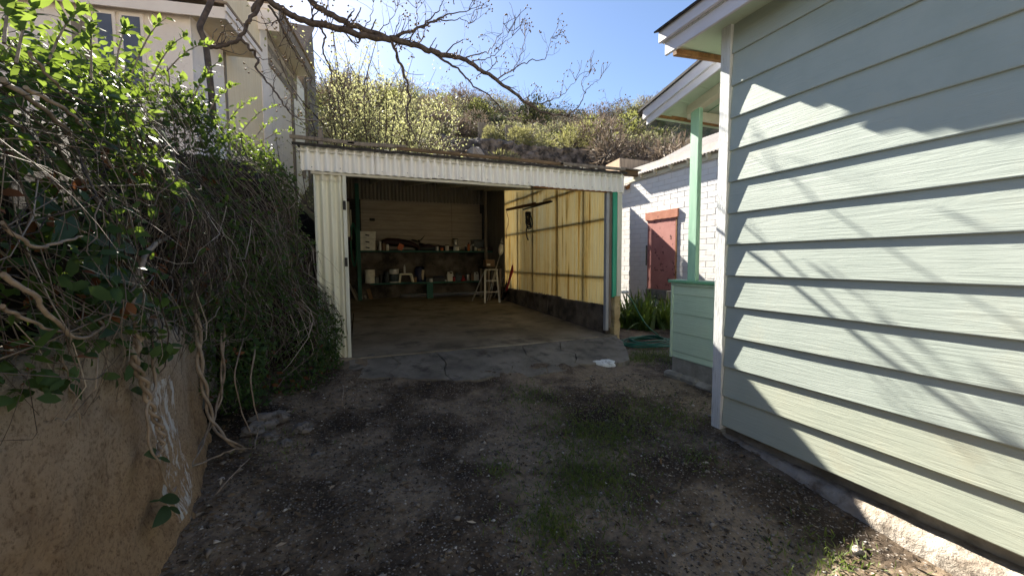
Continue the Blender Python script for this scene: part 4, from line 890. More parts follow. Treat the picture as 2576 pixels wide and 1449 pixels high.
quad([Q(4.3, .10, 5.92), Q(5.8, .10, 7.38), Q(5.8, -1.4, 7.5), Q(4.3, -1.4, 6.0)], 'rear_roof', M['yshingle'])

# ------------------------------------------------------------------ vine mass over the wall
M['stem_'] = surf('dry_vine_stem', (.17, .13, .095), (.36, .29, .22), 14, .8, .3, .002)
def twigmat():
    m, t, bs = new_mat('vine_twig'); g = N(t, 'ShaderNodeNewGeometry'); col = ramp(t, g.outputs['Random Per Island'], [(0, (.035, .027, .021)), (.45, (.11, .088, .07)), (.8, (.24, .20, .165)), (1, (.48, .43, .37))])
    t.links.new(col, bs.inputs['Base Color']); bs.inputs['Roughness'].default_value = .75; bs.inputs['Specular IOR Level'].default_value = .25; return m
M['twig'] = twigmat()
M['bark'] = surf('grey_brown_bark', (.055, .042, .035), (.13, .10, .085), 18, .85, .6, .006)
M['vleaf'] = leafmat('vine_leaf', (.018, .045, .018), (.055, .105, .035), .30, .55, 14, (.28, .40, .035), spec=.18)
M['topleaf'] = leafmat('young_vine_leaf', (.035, .075, .018), (.095, .15, .035), .38, .6, 14, (.32, .43, .06), spec=.12)
M['bigleaf'] = leafmat('broad_leaf', (.02, .05, .02), (.045, .085, .04), .25, .5, 9, (.22, .36, .05), spec=.3)
M['deadleaf'] = leafmat('dead_brown_leaf', (.10, .035, .014), (.24, .10, .04), .35, .7, 9)
vine = thing('vine_thicket', 'tangled honeysuckle thicket spilling over the retaining wall', 'vine', (-1.1, 3, 1))
def vp(me, name, mat, kind=None, parent=None):
    o = bpy.data.objects.new(name, me); me.materials.append(mat); COL.objects.link(o); o.parent = parent or vine
    if not parent: o.matrix_parent_inverse = Matrix.Translation(-Vector(vine.location))
    if kind: o['kind'] = kind
    return o
YS = [-1.0, .8, 1.6, 2.3, 3.0, 3.6, 4.2, 4.8, 5.2, 5.5]
XF = [-1.0, -.93, -.92, -.92, -.94, -.98, -.82, -.60, -.50, -.50]        # outer face of the tangle
ZT = [2.3, 2.10, 2.18, 2.36, 2.62, 2.82, 2.84, 2.72, 2.62, 2.60]              # its crest
ZB = [1.1, 1.10, 1.08, 1.02, .88, .55, .22, .06, .05, .05]                    # its lower fringe
fx = lambda y: np.interp(y, YS, XF); ft = lambda y: np.interp(y, YS, ZT); fb = lambda y: np.interp(y, YS, ZB)
def vsurf(y, s, depth=0.0):
    """point on the thicket face: s 0 at the fringe .. 1 at the crest"""
    zb, zt = fb(y), ft(y); z = zb+(zt-zb)*s
    lean = .30*np.clip((z-1.0)/1.7, 0, 1)**1.4; bulge = .12*np.sin(np.clip(s, 0, 1)*PI)+.34*np.clip((.5-s)/.5, 0, 1)*np.clip((y-4.2)/.9, 0, 1)
    lump = np.array([.17*noise.noise((float(a)*1.7, float(c)*1.9, 1.7))+.07*noise.noise((float(a)*4, float(c)*4, 6)) for a, c in zip(np.atleast_1d(y), np.atleast_1d(z))])
    x = fx(y)-lean+bulge+lump-depth
    return np.stack([x, np.broadcast_to(y, np.shape(x)).copy(), np.broadcast_to(z, np.shape(x)).copy()], -1)
paths = []
ny = 1500
for i in range(ny):                                     # hanging dry stems
    y0 = float(rng.choice([rng.uniform(.6, 5.45), rng.uniform(2.8, 5.45)])); s0 = float(rng.uniform(.25, 1.03)); k = int(rng.integers(6, 11))
    cross = rng.random() < .30
    dy = rng.normal(.12, .35) if not cross else rng.normal(0, 1.3); ln = float(rng.uniform(.25, .95)); dep = float(rng.uniform(-.03, .16)); cv = rng.normal(0, .10)
    t = np.linspace(0, 1, k); yy = y0+dy*t*ln+cv*np.sin(t*PI)
    zb, zt = float(fb(y0)), float(ft(y0)); s = s0-t*ln/max(.5, zt-zb)*(1 if not cross else .35)-(.12*np.sin(t*PI) if cross else 0)
    p = vsurf(np.clip(yy, -.5, 5.5), np.clip(s, -.06, 1.05), dep)
    p[:, 0] += .07*np.sin(t*PI)*rng.uniform(0, 1)+np.cumsum(rng.normal(0, .014, k)); p[:, 2] += np.cumsum(rng.normal(0, .014, k)); p[:, 1] += np.cumsum(rng.normal(0, .018, k))
    p[:, 2] = np.maximum(p[:, 2], .04); r0 = float(rng.choice([.0016, .0024, .0034, .0055], p=[.4, .34, .18, .08]))
    paths.append((p, r0*np.linspace(1, .5, k)))
for i in range(260):                                    # springy shoots standing off the crest and face
    y0 = float(rng.uniform(.7, 5.3)); s0 = float(rng.uniform(.55, 1.0)); p0 = vsurf(np.array([y0]), np.array([s0]), .05)[0]
    d = np.array([rng.uniform(.0, .9), rng.normal(.25, .6), rng.uniform(-.5, 1.0)]); d /= np.linalg.norm(d); L = rng.uniform(.15, .45); t = np.linspace(0, 1, 7)[:, None]
    p = p0+d*t*L+np.array([0, 0, -.35])*t**2*L+np.cumsum(rng.normal(0, .006, (7, 3)), 0)
    paths.append((p, .0022*np.linspace(1, .4, 7)))
V, F = tubes_arrays(paths, 3); me = np_mesh('stem_tangle', V, F); smooth(me); vp(me, 'stem_tangle', M['twig'], 'stuff')
def leafcloud(n, ylo, yhi, slo, shi, dlo, dhi, Llo, Lhi, name, mat, up=.0, dens=None):
    y = rng.uniform(ylo, yhi, n); s = rng.uniform(slo, shi, n)
    if dens is not None:
        keep = np.array([rng.random() < dens(a, c) for a, c in zip(y, s)]); y, s = y[keep], s[keep]; n = len(y)
    P = vsurf(y, s, 0); P[:, 0] -= rng.uniform(dlo, dhi, n); P += rng.normal(0, .02, (n, 3))
    D = unit(n)+np.array([.45, 0, up-.25]); Nn = unit(n)*.7+np.array([.55, -.25, .6]); L = rng.uniform(Llo, Lhi, n)
    V, F = leaf6_arrays(P, D, Nn, L, L*rng.uniform(.42, .62, n), .2, .15); me = np_mesh(name, V, F)
    return vp(me, name, mat, 'stuff')
def cl(a, c): return max(.02, min(1, .42+2.2*noise.noise((a*2.3, c*3.1, 3))+.8*noise.noise((a*6, c*7, 8))))
leafcloud(26000, 3.5, 5.55, -.02, 1.02, -.05, .20, .022, .055, 'dense_leaves', M['vleaf'], dens=lambda a, c: min(1, cl(a, c)*(.35+.9*sstep(.75, .25, c)+.8*sstep(4.6, 5.2, a)+.9*sstep(.85, 1.0, c))))
leafcloud(17000, .6, 4.2, .0, 1.02, -.03, .26, .025, .085, 'shade_leaves', M['vleaf'], dens=lambda a, c: min(1, cl(a, c)*(.45+.55*sstep(.5, .95, c))+.10*sstep(3.0, 2.2, a)))
leafcloud(2900, .6, 4.9, .86, 1.10, -.08, .45, .03, .085, 'crest_leaves', M['topleaf'], .5, dens=lambda a, c: cl(a+3, c))
leafcloud(2600, .6, 5.3, -.02, .8, .02, .25, .03, .08, 'dead_leaves', M['deadleaf'], -.3, dens=lambda a, c: cl(a+7, c)*.6)
# loose sprays of young leaves above the crest at left (backlit)
def spray(base, tip, n, L, name_mat, seed, mat):
    n = int(n*1.6); base, tip = np.array(base), np.array(tip); t = np.linspace(0, 1, 8)[:, None]; mid = np.array([0, 0, .12*np.linalg.norm(tip-base)])
    p = base+(tip-base)*t+mid*np.sin(t*PI); me = np_mesh('shoot', *tubes_arrays([(p, .005*np.linspace(1, .35, 8))], 5)); smooth(me); so_ = vp(me, 'shoot', M['stem_'])
    q = rng.uniform(.2, 1.0, n)[:, None]; P = base+(tip-base)*q+mid*np.sin(q*PI); D = unit(n)*.8+(tip-base)/np.linalg.norm(tip-base)*.6+np.array([0, 0, .3])
    L *= .62; n_ = n; Lx = rng.uniform(.55, 1.15, n)*L; V, F = leaf6_arrays(P, D, unit(n)+np.array([.2, -.8, .3]), Lx, Lx*.46, .2, .15); me = np_mesh('shoot_leaves', V, F)
    vp(me, 'shoot_leaves', mat, 'stuff', so_)
for (u0, v0, u1, v1, y, n, L) in ((330, 190, 420, 45, 3.0, 14, .11), (480, 260, 560, 150, 3.7, 16, .10), (230, 200, 235, 30, 2.4, 16, .11), (120, 160, 215, 20, 2.2, 18, .11), (40, 160, 90, 15, 1.9, 16, .10), (560, 330, 640, 250, 4.2, 14, .09), (380, 200, 470, 90, 3.3, 18, .10),
                              (640, 350, 700, 300, 4.9, 12, .09), (10, 110, 30, 10, 1.7, 12, .09), (290, 180, 320, 70, 2.7, 14, .1), (520, 290, 590, 215, 4.0, 16, .09), (610, 330, 690, 270, 4.6, 14, .09), (670, 350, 735, 330, 5.2, 12, .08), (420, 180, 530, 110, 3.6, 14, .09)):
    spray(aty(u0, v0, y), aty(u1, v1, y+.15), n, L, 0, 0, M['topleaf'])
# broad leaves near the camera, each its own piece
def broad_leaf(L, w, bend=.12):
    k = 9; V = []; F = []
    for i in range(k):
        t = i/(k-1); hw = w*.5*math.sin(PI*min(1, t*.97+.02))**.75*(1-.25*t); z = -bend*L*t*t
        V += [(-hw, t*L, z+.16*hw), (0, t*L, z), (hw, t*L, z+.16*hw)]
    for i in range(k-1):
        for j in range(2): F.append((i*3+j, i*3+j+1, (i+1)*3+j+1, (i+1)*3+j))
    return MB().add(V, F, True).mesh('broad_leaf')
blm = [broad_leaf(1, .25), broad_leaf(1, .42, .2)]
for m_ in blm: m_.materials.append(M['bigleaf'])
for (u0, v0, u1, v1, x, kk) in ((345, 632, 240, 585, -.92, 0), (365, 712, 255, 668, -.90, 0), (245, 590, 215, 500, -.95, 1), (185, 545, 150, 600, -.95, 1), (290, 668, 240, 720, -.92, 1), (372, 742, 305, 760, -.90, 0), (300, 740, 275, 835, -.90, 1), (262, 620, 230, 680, -.93, 1),
                                (435, 560, 470, 575, -1.0, 1), (480, 568, 515, 590, -1.0, 1), (200, 470, 245, 480, -1.0, 0), (70, 620, 35, 560, -.98, 0), (150, 520, 95, 500, -1.0, 1), (375, 1262, 395, 1258, -.86, 0), (400, 1258, 470, 1248, -.85, 0), (425, 1275, 462, 1290, -.85, 0), (425, 1275, 405, 1310, -.85, 1),
                                (398, 1150, 435, 1160, -.87, 0), (400, 1145, 385, 1135, -.87, 1), (360, 990, 348, 975, -.92, 1), (425, 895, 440, 880, -.92, 0), (432, 890, 428, 905, -.92, 0), (20, 330, 55, 390, -1.1, 1), (330, 830, 365, 790, -.9, 0), (300, 800, 270, 835, -.9, 1)):
    a, c = atx(u0, v0, x), atx(u1, v1, x+.03); d = c-a; L = max(.05, d.length); d.normalize(); nrm = Vector((.75, -.45, .5)); sx_ = d.cross(nrm).normalized(); nz = sx_.cross(d)
    o = bpy.data.objects.new('broad_leaf', blm[kk]); link(o); o.parent = vine; o.matrix_parent_inverse = Matrix.Translation(-Vector(vine.location))
    mm = Matrix((sx_, d, nz)).transposed().to_4x4() @ Matrix.Diagonal((L, L, L, 1)); mm.translation = a; o.matrix_basis = mm
# woody stems twisting down the wall face
def twist(us, x0, r, strands, name, turns=5, amp=.012):
    ctrl = [atx(u, v, x0+dx) for (u, v, dx) in us]; n = 44; P = []
    for i in range(n):
        t = i/(n-1)*(len(ctrl)-1); k = min(int(t), len(ctrl)-2); f = t-k
        p0, p1, p2, p3 = ctrl[max(k-1, 0)], ctrl[k], ctrl[k+1], ctrl[min(k+2, len(ctrl)-1)]
        P.append(.5*((2*p1)+(p2-p0)*f+(2*p0-5*p1+4*p2-p3)*f*f+(3*p1-p0-3*p2+p3)*f**3))
    for s in range(strands):
        q = []
        for i, p in enumerate(P):
            a = 2*PI*(turns*i/n+s/strands); q.append(p+Vector((math.cos(a)*amp, math.sin(a)*amp, 0))*(1 if strands > 1 else .4)+Vector((.004*noise.noise((i*.4, s, 1)), .008*noise.noise((i*.3, s, 4)), 0)))
        b = MB().tube(q, [r*(1-.45*i/n)*(1+.18*noise.noise((i*.6, s*3, 7))) for i in range(n)], 7); o = b.build(name, M['stem_'], None); o.parent = vine; o.matrix_parent_inverse = Matrix.Translation(-Vector(vine.location))
twist([(420, 600, -.15), (385, 618, .0), (358, 660, .05), (335, 730, .06), (335, 800, .06), (350, 850, .05)], -.93, .013, 1, 'woody_stem')
twist([(350, 850, .05), (338, 905, .05), (362, 960, .05), (378, 1020, .05), (400, 1070, .06), (408, 1110, .07), (398, 1145, .075)], -.93, .011, 2, 'woody_stem', 6)
twist([(400, 760, -.1), (390, 830, .03), (385, 900, .05), (392, 960, .05), (375, 1010, .055), (370, 1070, .06), (382, 1130, .07), (405, 1180, .08), (430, 1236, .09)], -.93, .009, 1, 'woody_stem')
twist([(470, 690, -.1), (490, 760, .02), (500, 850, .05), (505, 930, .06), (520, 1000, .07), (535, 1060, .10), (570, 1105, .2), (625, 1135, .28)], -1.02, .014, 2, 'woody_stem', 4, .014)
twist([(575, 700, -.1), (565, 780, .05), (560, 860, .10), (560, 960, .10), (545, 1030, .08), (515, 1100, .06), (480, 1170, .1), (432, 1238, .12)], -1.02, .010, 2, 'woody_stem', 4, .010)
twist([(640, 690, -.1), (620, 780, .1), (610, 860, .2), (590, 950, .2), (605, 1020, .2), (625, 1080, .25), (640, 1130, .3), (600, 1180, .32), (540, 1245, .24)], -1.02, .006, 1, 'woody_stem')
twist([(665, 720, -.1), (650, 800, .15), (640, 880, .25), (632, 980, .25), (650, 1060, .28), (640, 1130, .32)], -1.0, .008, 1, 'woody_stem')
twist([(470, 1180, .09), (540, 1150, .12), (590, 1130, .22), (640, 1128, .3)], -1.0, .007, 1, 'woody_stem')
twist([(0, 690, .1), (80, 740, .12), (130, 800, .12), (200, 850, .1), (255, 825, .08), (240, 790, .06)], -.95, .008, 1, 'woody_stem')
twist([(0, 560, .1), (85, 620, .12), (150, 610, .12), (205, 595, .1)], -.95, .006, 1, 'woody_stem')
twist([(0, 770, .1), (60, 800, .1), (150, 835, .08), (240, 840, .06)], -.95, .006, 1, 'woody_stem')
twist([(140, 780, -.05), (150, 870, .01), (175, 960, .01), (190, 1020, .015), (210, 1090, .02)], -.935, .004, 1, 'woody_stem')
twist([(0, 200, .2), (90, 260, .22), (170, 330, .2), (215, 390, .15)], -1.2, .010, 1, 'woody_stem')
twist([(0, 290, .2), (60, 330, .22), (105, 400, .2)], -1.2, .006, 1, 'woody_stem')
twist([(60, 220, .2), (170, 280, .25), (215, 330, .2)], -1.2, .008, 1, 'woody_stem')
twist([(70, 130, .2), (150, 220, .25), (215, 260, .25)], -1.2, .006, 1, 'woody_stem')
twist([(865, 960, .0), (862, 1010, .0), (866, 1060, .0), (860, 1100, .0)], -.10, .007, 1, 'woody_stem')
# ------------------------------------------------------------------ bare chinaberry tree reaching over from the terrace
tree = thing('bare_tree', 'bare chinaberry tree with dark limbs and dry berries over the garage', 'tree', (-1.6, 4.5, 2.5))
def tp(me, name, mat, kind=None, parent=None):
    o = bpy.data.objects.new(name, me); me.materials.append(mat); COL.objects.link(o); o.parent = parent or tree
    if not parent: o.matrix_parent_inverse = Matrix.Translation(-Vector(tree.location))
    if kind: o['kind'] = kind
    return o
M['berry'] = surf('dry_berry', (.16, .10, .045), (.26, .17, .08), 20, .6, 0, 0)
TY = 4.6; TK = .56; PXM = TY/FPX*1.05                               # metres per photo unit near the limbs
tree_tips = []; twigs = []; berries = []
def spline(pts, n):
    P = []
    for i in range(n):
        t = i/(n-1)*(len(pts)-1); k = min(int(t), len(pts)-2); f = t-k
        p0, p1, p2, p3 = pts[max(k-1, 0)], pts[k], pts[k+1], pts[min(k+2, len(pts)-1)]
        P.append(.5*((2*p1)+(p2-p0)*f+(2*p0-5*p1+4*p2-p3)*f*f+(3*p1-p0-3*p2+p3)*f**3))
    return P
def limb(uv, r0, r1, name='limb', y0=TY, y1=None, n=None, mat='bark', crook=.03, side=True, parent=None):
    r0 *= TK; r1 *= TK; y1 = y0 if y1 is None else y1; m = len(uv); pts = [Vector(aty(u, v, y0+(y1-y0)*i/(m-1))) for i, (u, v) in enumerate(uv)]
    n = n or max(8, m*5); P = spline(pts, n)
    P = [p+Vector((noise.noise((i*.45, r0*99, m)), noise.noise((i*.45, 5, m+r0*50)), noise.noise((i*.5, 9, m))))*crook for i, p in enumerate(P)]
    rad = [(r0+(r1-r0)*i/(n-1))*(1+.13*noise.noise((i*.7, r0*40, 2))) for i in range(n)]
    o = tp(MB().tube(P, rad, 8 if r0 > .02 else 5).mesh(name), name, M[mat], None, parent)
    if side:
        L = sum((P[i+1]-P[i]).length for i in range(n-1))
        for _ in range(int(L*(9 if r0 < .03 else 8))):
            i = random.randint(1, n-2); d = (P[i+1]-P[i-1]).normalized(); out = (d*.6+Vector((random.uniform(-1, 1), random.uniform(-1, 1), random.uniform(-.5, 1.0)))*.9).normalized()
            grow(P[i], out, random.uniform(.08, .30), max(.0022, rad[i]*.30))
        tree_tips.append((P[-1], (P[-1]-P[-2]).normalized()))
    return o
def grow(p, d, L, r, depth=0):
    k = 6; pts = [np.array(p)]; d = Vector(d)
    for i in range(k):
        d = (d+Vector((random.gauss(0, .25), random.gauss(0, .25), random.gauss(.08, .25)))).normalized(); pts.append(pts[-1]+np.array(d)*L/k)
    twigs.append((np.array(pts), max(.0022, r)*np.linspace(1, .55, k+1)))
    if depth < 1 and L > .22 and random.random() < .7: grow(pts[3], (d+Vector((random.uniform(-1, 1), random.uniform(-1, 1), random.uniform(-.4, 1)))).normalized(), L*.55, r*.7, depth+1)
    if random.random() < .42: berry_bunch(Vector(pts[-1]), d)
def berry_bunch(p, d):
    for _ in range(random.randint(2, 5)):
        e = p+(Vector(d)*.5+Vector((random.uniform(-1, 1), random.uniform(-1, 1), random.uniform(-1.2, .3)))).normalized()*random.uniform(.03, .10)
        twigs.append((np.array([p, (p+e)/2+Vector((0, 0, .008)), e]), np.array([.0012, .0011, .001]))); berries.append(e)
# trunk rises out of the vines at left and leans out of the top of the picture
trunk = [aty(540, 320, 4.4), aty(528, 200, 4.5), aty(517, 112, 4.6), aty(503, 72, 4.62), aty(511, 48, 4.65), aty(532, 0, 4.7), aty(545, -60, 4.75), aty(560, -140, 4.8)]
P = spline(trunk, 40); tp(MB().tube(P, [.027-.005*i/39 for i in range(40)], 10).mesh('trunk'), 'trunk', M['bark'])
limb([(519, 120), (545, 117), (575, 110), (604, 95), (622, 62), (642, 28), (662, -2), (690, -30)], .030, .034, y0=4.6, y1=4.7)
limb([(640, 30), (663, -4), (700, 20), (731, 36), (777, 56), (859, 76), (930, 94), (985, 100)], .050, .058, y0=4.7, y1=TY)
limb([(560, -140), (700, -90), (760, -30), (782, 2), (820, 30), (859, 54), (905, 72), (985, 100)], .055, .050, y0=4.7, y1=TY)
limb([(985, 100), (1040, 112), (1085, 130), (1120, 140), (1165, 148), (1200, 172), (1240, 196), (1290, 232), (1330, 262), (1370, 284), (1410, 291), (1430, 293)], .062, .016)
limb([(1085, 130), (1120, 155), (1150, 175), (1190, 215), (1240, 250), (1270, 290), (1295, 302), (1330, 292)], .026, .006)
limb([(985, 100), (1000, 140), (1018, 195), (1030, 240), (1025, 290), (1035, 330), (1060, 365), (1090, 380), (1120, 376)], .030, .005)
limb([(800, 62), (815, 90), (812, 130), (830, 170), (835, 205), (858, 240), (885, 258), (915, 262)], .020, .004)
limb([(985, 98), (1040, 76), (1085, 58), (1120, 40), (1180, 28)], .034, .008)
limb([(1060, 70), (1090, 40), (1110, 15), (1120, -20)], .016, .005)
limb([(1090, 50), (1130, 52), (1160, 48), (1185, 62)], .014, .004)
limb([(1165, 148), (1205, 135), (1230, 130), (1245, 105), (1262, 80), (1268, 60)], .014, .004)
limb([(1180, 158), (1215, 150), (1240, 142), (1262, 118), (1275, 85)], .012, .004)
limb([(1240, 130), (1265, 110), (1290, 92)], .009, .003)
limb([(1252, 200), (1290, 175), (1330, 155), (1370, 148), (1378, 125), (1388, 96)], .015, .004)
limb([(1290, 180), (1305, 150), (1318, 118), (1322, 95)], .010, .004)
limb([(1330, 262), (1360, 260), (1400, 248), (1425, 230), (1445, 205)], .014, .004)
limb([(1425, 292), (1455, 268), (1470, 235), (1462, 208), (1478, 190)], .016, .004)
limb([(1470, 232), (1490, 212), (1510, 200)], .009, .003)
limb([(1425, 292), (1470, 300), (1510, 292), (1540, 270)], .012, .004)
limb([(1010, 105), (1035, 90), (1050, 60), (1048, 25)], .012, .004)
limb([(900, 92), (918, 66), (935, 40), (940, 10)], .012, .004)
limb([(940, 98), (960, 70), (985, 50), (1000, 20)], .012, .004)
limb([(1140, 8), (1150, -8), (1190, 2), (1215, -10)], .010, .004)
limb([(604, 95), (628, 118), (645, 145), (651, 182), (688, 222), (712, 265), (755, 299), (811, 303), (850, 300)], .026, .007, y0=4.65, y1=4.7)
limb([(678, 15), (706, 62), (731, 117), (768, 169), (783, 209), (811, 250), (840, 258)], .020, .005, y0=4.7, y1=4.7)
limb([(688, 222), (690, 195), (712, 185), (725, 160)], .008, .003, y0=4.9)
limb([(730, 285), (718, 262), (735, 240), (742, 215), (736, 190)], .008, .003, y0=4.95)
limb([(645, 145), (665, 150), (690, 140), (708, 112)], .008, .003, y0=4.85)
for p, d in tree_tips:
    for _ in range(3): grow(p, (d+Vector((random.uniform(-.7, .7), random.uniform(-.7, .7), random.uniform(-.3, .9)))).normalized(), random.uniform(.15, .35), .004)
V, F = tubes_arrays(twigs, 4); me = np_mesh('twigs', V, F); smooth(me); tp(me, 'twigs', M['bark'], 'stuff')
b = MB()
for p in berries: b.lathe(p-Vector((0, 0, .009)), [(.001, 0), (.008, .004), (.0095, .009), (.008, .014), (.001, .018)], 6)
me = b.mesh('berries'); tp(me, 'berries', M['berry'], 'stuff')
# rest of the crown above the picture
for k in range(9):
    a = random.uniform(0, 2*PI); p0 = Vector(P[-1]); uv = [p0, p0+Vector((math.cos(a)*.9, math.sin(a)*.9+.3, .7)), p0+Vector((math.cos(a)*1.9, math.sin(a)*1.9+.5, 1.3)), p0+Vector((math.cos(a)*2.8, math.sin(a)*2.8+.6, 1.6))]
    if uv[-1].y < 4.6 or uv[-1].x > .6: continue
    q = spline(uv, 14); tp(MB().tube(q, [.034-.03*i/13 for i in range(14)], 6).mesh('limb'), 'limb', M['bark'])

# ------------------------------------------------------------------ vegetation on the hill
def bush_mesh(seed, n, kind):
    r = np.random.default_rng(seed); m = 7
    c = r.normal(0, 1, (m, 3))*np.array([.26, .26, .16])+np.array([0, 0, .42]); rad = r.uniform(.20, .38, m)
    i = r.integers(0, m, n); d = r.normal(size=(n, 3)); d /= np.linalg.norm(d, axis=1, keepdims=True)
    P = c[i]+d*(rad[i]*r.uniform(.55, 1.05, n)**.6)[:, None]*np.array([1, 1, .95]); P[:, 2] = np.abs(P[:, 2])+.02
    D = d+r.normal(0, .6, (n, 3))+np.array([0, 0, .5]); L = r.uniform(.05, .11, n)*(1.6 if kind == 'wisp' else 1)
    V, F = leaf_arrays(P, D, r.normal(size=(n, 3)), L, L*(.18 if kind == 'wisp' else .5), .2)
    return np_mesh('foliage', V, F)
def stems_mesh(seed, n, h=.8, spread=.5):
    r = np.random.default_rng(seed); ps = []
    for k in range(n):
        d = np.array([r.normal(0, spread), r.normal(0, spread), 1.0]); t = np.linspace(0, 1, 6)[:, None]
        p = d*t*h*r.uniform(.7, 1.2)+np.cumsum(r.normal(0, .02, (6, 3)), 0); ps.append((p, .012*np.linspace(1, .35, 6)))
        for q in range(2):
            s = p[r.integers(2, 5)]; e = d+r.normal(0, .7, 3); ps.append((s+e*np.linspace(0, .35, 4)[:, None]*h+np.cumsum(r.normal(0, .015, (4, 3)), 0), .006*np.linspace(1, .4, 4)))
    me = np_mesh('branches', *tubes_arrays(ps, 3)); return me
M['sage'] = leafmat('sage_leaf', (.10, .115, .06), (.22, .23, .13), .3, .7, 4, (.36, .35, .17))
M['olive'] = leafmat('olive_leaf', (.085, .095, .036), (.18, .19, .075), .3, .65, 4, (.34, .36, .10))
M['darkbrush'] = leafmat('dark_brush_leaf', (.026, .036, .017), (.07, .085, .036), .25, .7, 4)
M['lime'] = leafmat('spring_leaf', (.22, .23, .10), (.42, .42, .21), .4, .6, 6, (.46, .47, .22))
M['drybrush'] = leafmat('dry_brush', (.13, .10, .075), (.25, .20, .155), .2, .8, 4)
M['drygrass'] = leafmat('pale_grass', (.15, .15, .06), (.29, .28, .13), .3, .75, 5, (.40, .39, .15))
BM = {k: [bush_mesh(s+j*17, 1500, t) for j in range(2)] for s, k, t in ((1, 'sage', ''), (2, 'olive', ''), (3, 'darkbrush', ''), (4, 'drybrush', 'wisp'), (5, 'lime', ''), (6, 'drygrass', 'wisp'))}
for k in BM:
    for me in BM[k]: me.materials.append(M[k])
SM = [stems_mesh(90+j, 14) for j in range(2)]
for me in SM: me.materials.append(M['bark'])
def bush(u, v, y, w, h, kind, label, name='shrub', group='shrubs on the hillside', zoff=0.0, z=None):
    """v is the photo row of the foot of the shrub"""
    p = aty(u, v, y); zz = (hz(p.x, y) if z is None else z)+zoff
    t = thing(name, label, 'shrub', (p.x, y, zz), group); t.rotation_euler = (0, 0, random.uniform(0, 6.28)); t.scale = (w, w, h)
    obj('foliage', random.choice(BM[kind]), None, t); obj('branches', random.choice(SM), None, t); return t
ORD = ['first', 'second', 'third', 'fourth', 'fifth', 'sixth', 'seventh', 'eighth', 'ninth', 'tenth', 'eleventh', 'twelfth', 'thirteenth', 'fourteenth', 'fifteenth', 'sixteenth', 'seventeenth', 'eighteenth', 'nineteenth', 'twentieth']
LB = {'sage': 'grey green sagebrush', 'olive': 'olive green bush', 'darkbrush': 'dark green bush', 'drybrush': 'leafless grey brush'}
r0 = random.Random(4); rows_ = {k: [] for k in LB}
for i in range(46):
    y = 27+20*r0.random()**.8; u = 800+1050*(i+r0.random())/46; k = r0.choices(['sage', 'olive', 'darkbrush', 'drybrush'], [3, 4, 2.2, 2.4] if u < 1480 else [1.5, 3, 2, 4])[0]
    rows_[k].append((u, y, r0.uniform(1.3, 2.3)*(.8+.012*y), r0.uniform(.65, .95)))
for k in rows_:
    for i, (u, y, s, q) in enumerate(sorted(rows_[k])):
        bush(u, 300, y, s, s*q, k, '%s on the hillside, %s of its kind from the left' % (LB[k], ORD[i]), 'shrub', k+' scrub on the hillside')
def scrub(kind, n, seed):                                 # the rest of the slope reads as one mass of brush
    r = np.random.default_rng(seed); VV, FF, b0 = [], [], 0
    src = BM[kind][seed % 2]; nv = len(src.vertices); sv = np.empty(nv*3, np.float32); src.vertices.foreach_get('co', sv); sv = sv.reshape(-1, 3)
    for i in range(n):
        y = 26+24*r.random()**.8; p = aty(float(r.uniform(780, 1900)), 300, y); s = r.uniform(1.0, 2.1)*(.8+.012*y); a = r.uniform(0, 6.28); m = 260*4; st = int(r.integers(0, (nv-m)//4))*4
        q = sv[st:st+m]*np.array([s, s, s*r.uniform(.6, .9)]); x_ = q[:, 0]*math.cos(a)-q[:, 1]*math.sin(a); y_ = q[:, 0]*math.sin(a)+q[:, 1]*math.cos(a)
        VV.append(np.stack([x_+p.x, y_+y, q[:, 2]*1.0+hz(p.x, y)-.1], 1)); j = np.arange(m//4)*4+b0; FF += [np.stack([j, j+1, j+2], 1), np.stack([j, j+2, j+3], 1)]; b0 += m
    o = obj('hill_scrub', np_mesh('hill_scrub', np.concatenate(VV), np.concatenate(FF)), M[kind]); tag(o, {'sage': 'grey green scrub mass filling the slope', 'olive': 'olive scrub mass filling the slope', 'darkbrush': 'dark scrub mass filling the slope', 'drybrush': 'dry grey scrub mass filling the slope'}[kind], 'scrub', kind='stuff')
for i, (k, n) in enumerate((('sage', 130), ('olive', 95), ('darkbrush', 80), ('drybrush', 210))): scrub(k, n, 30+i)
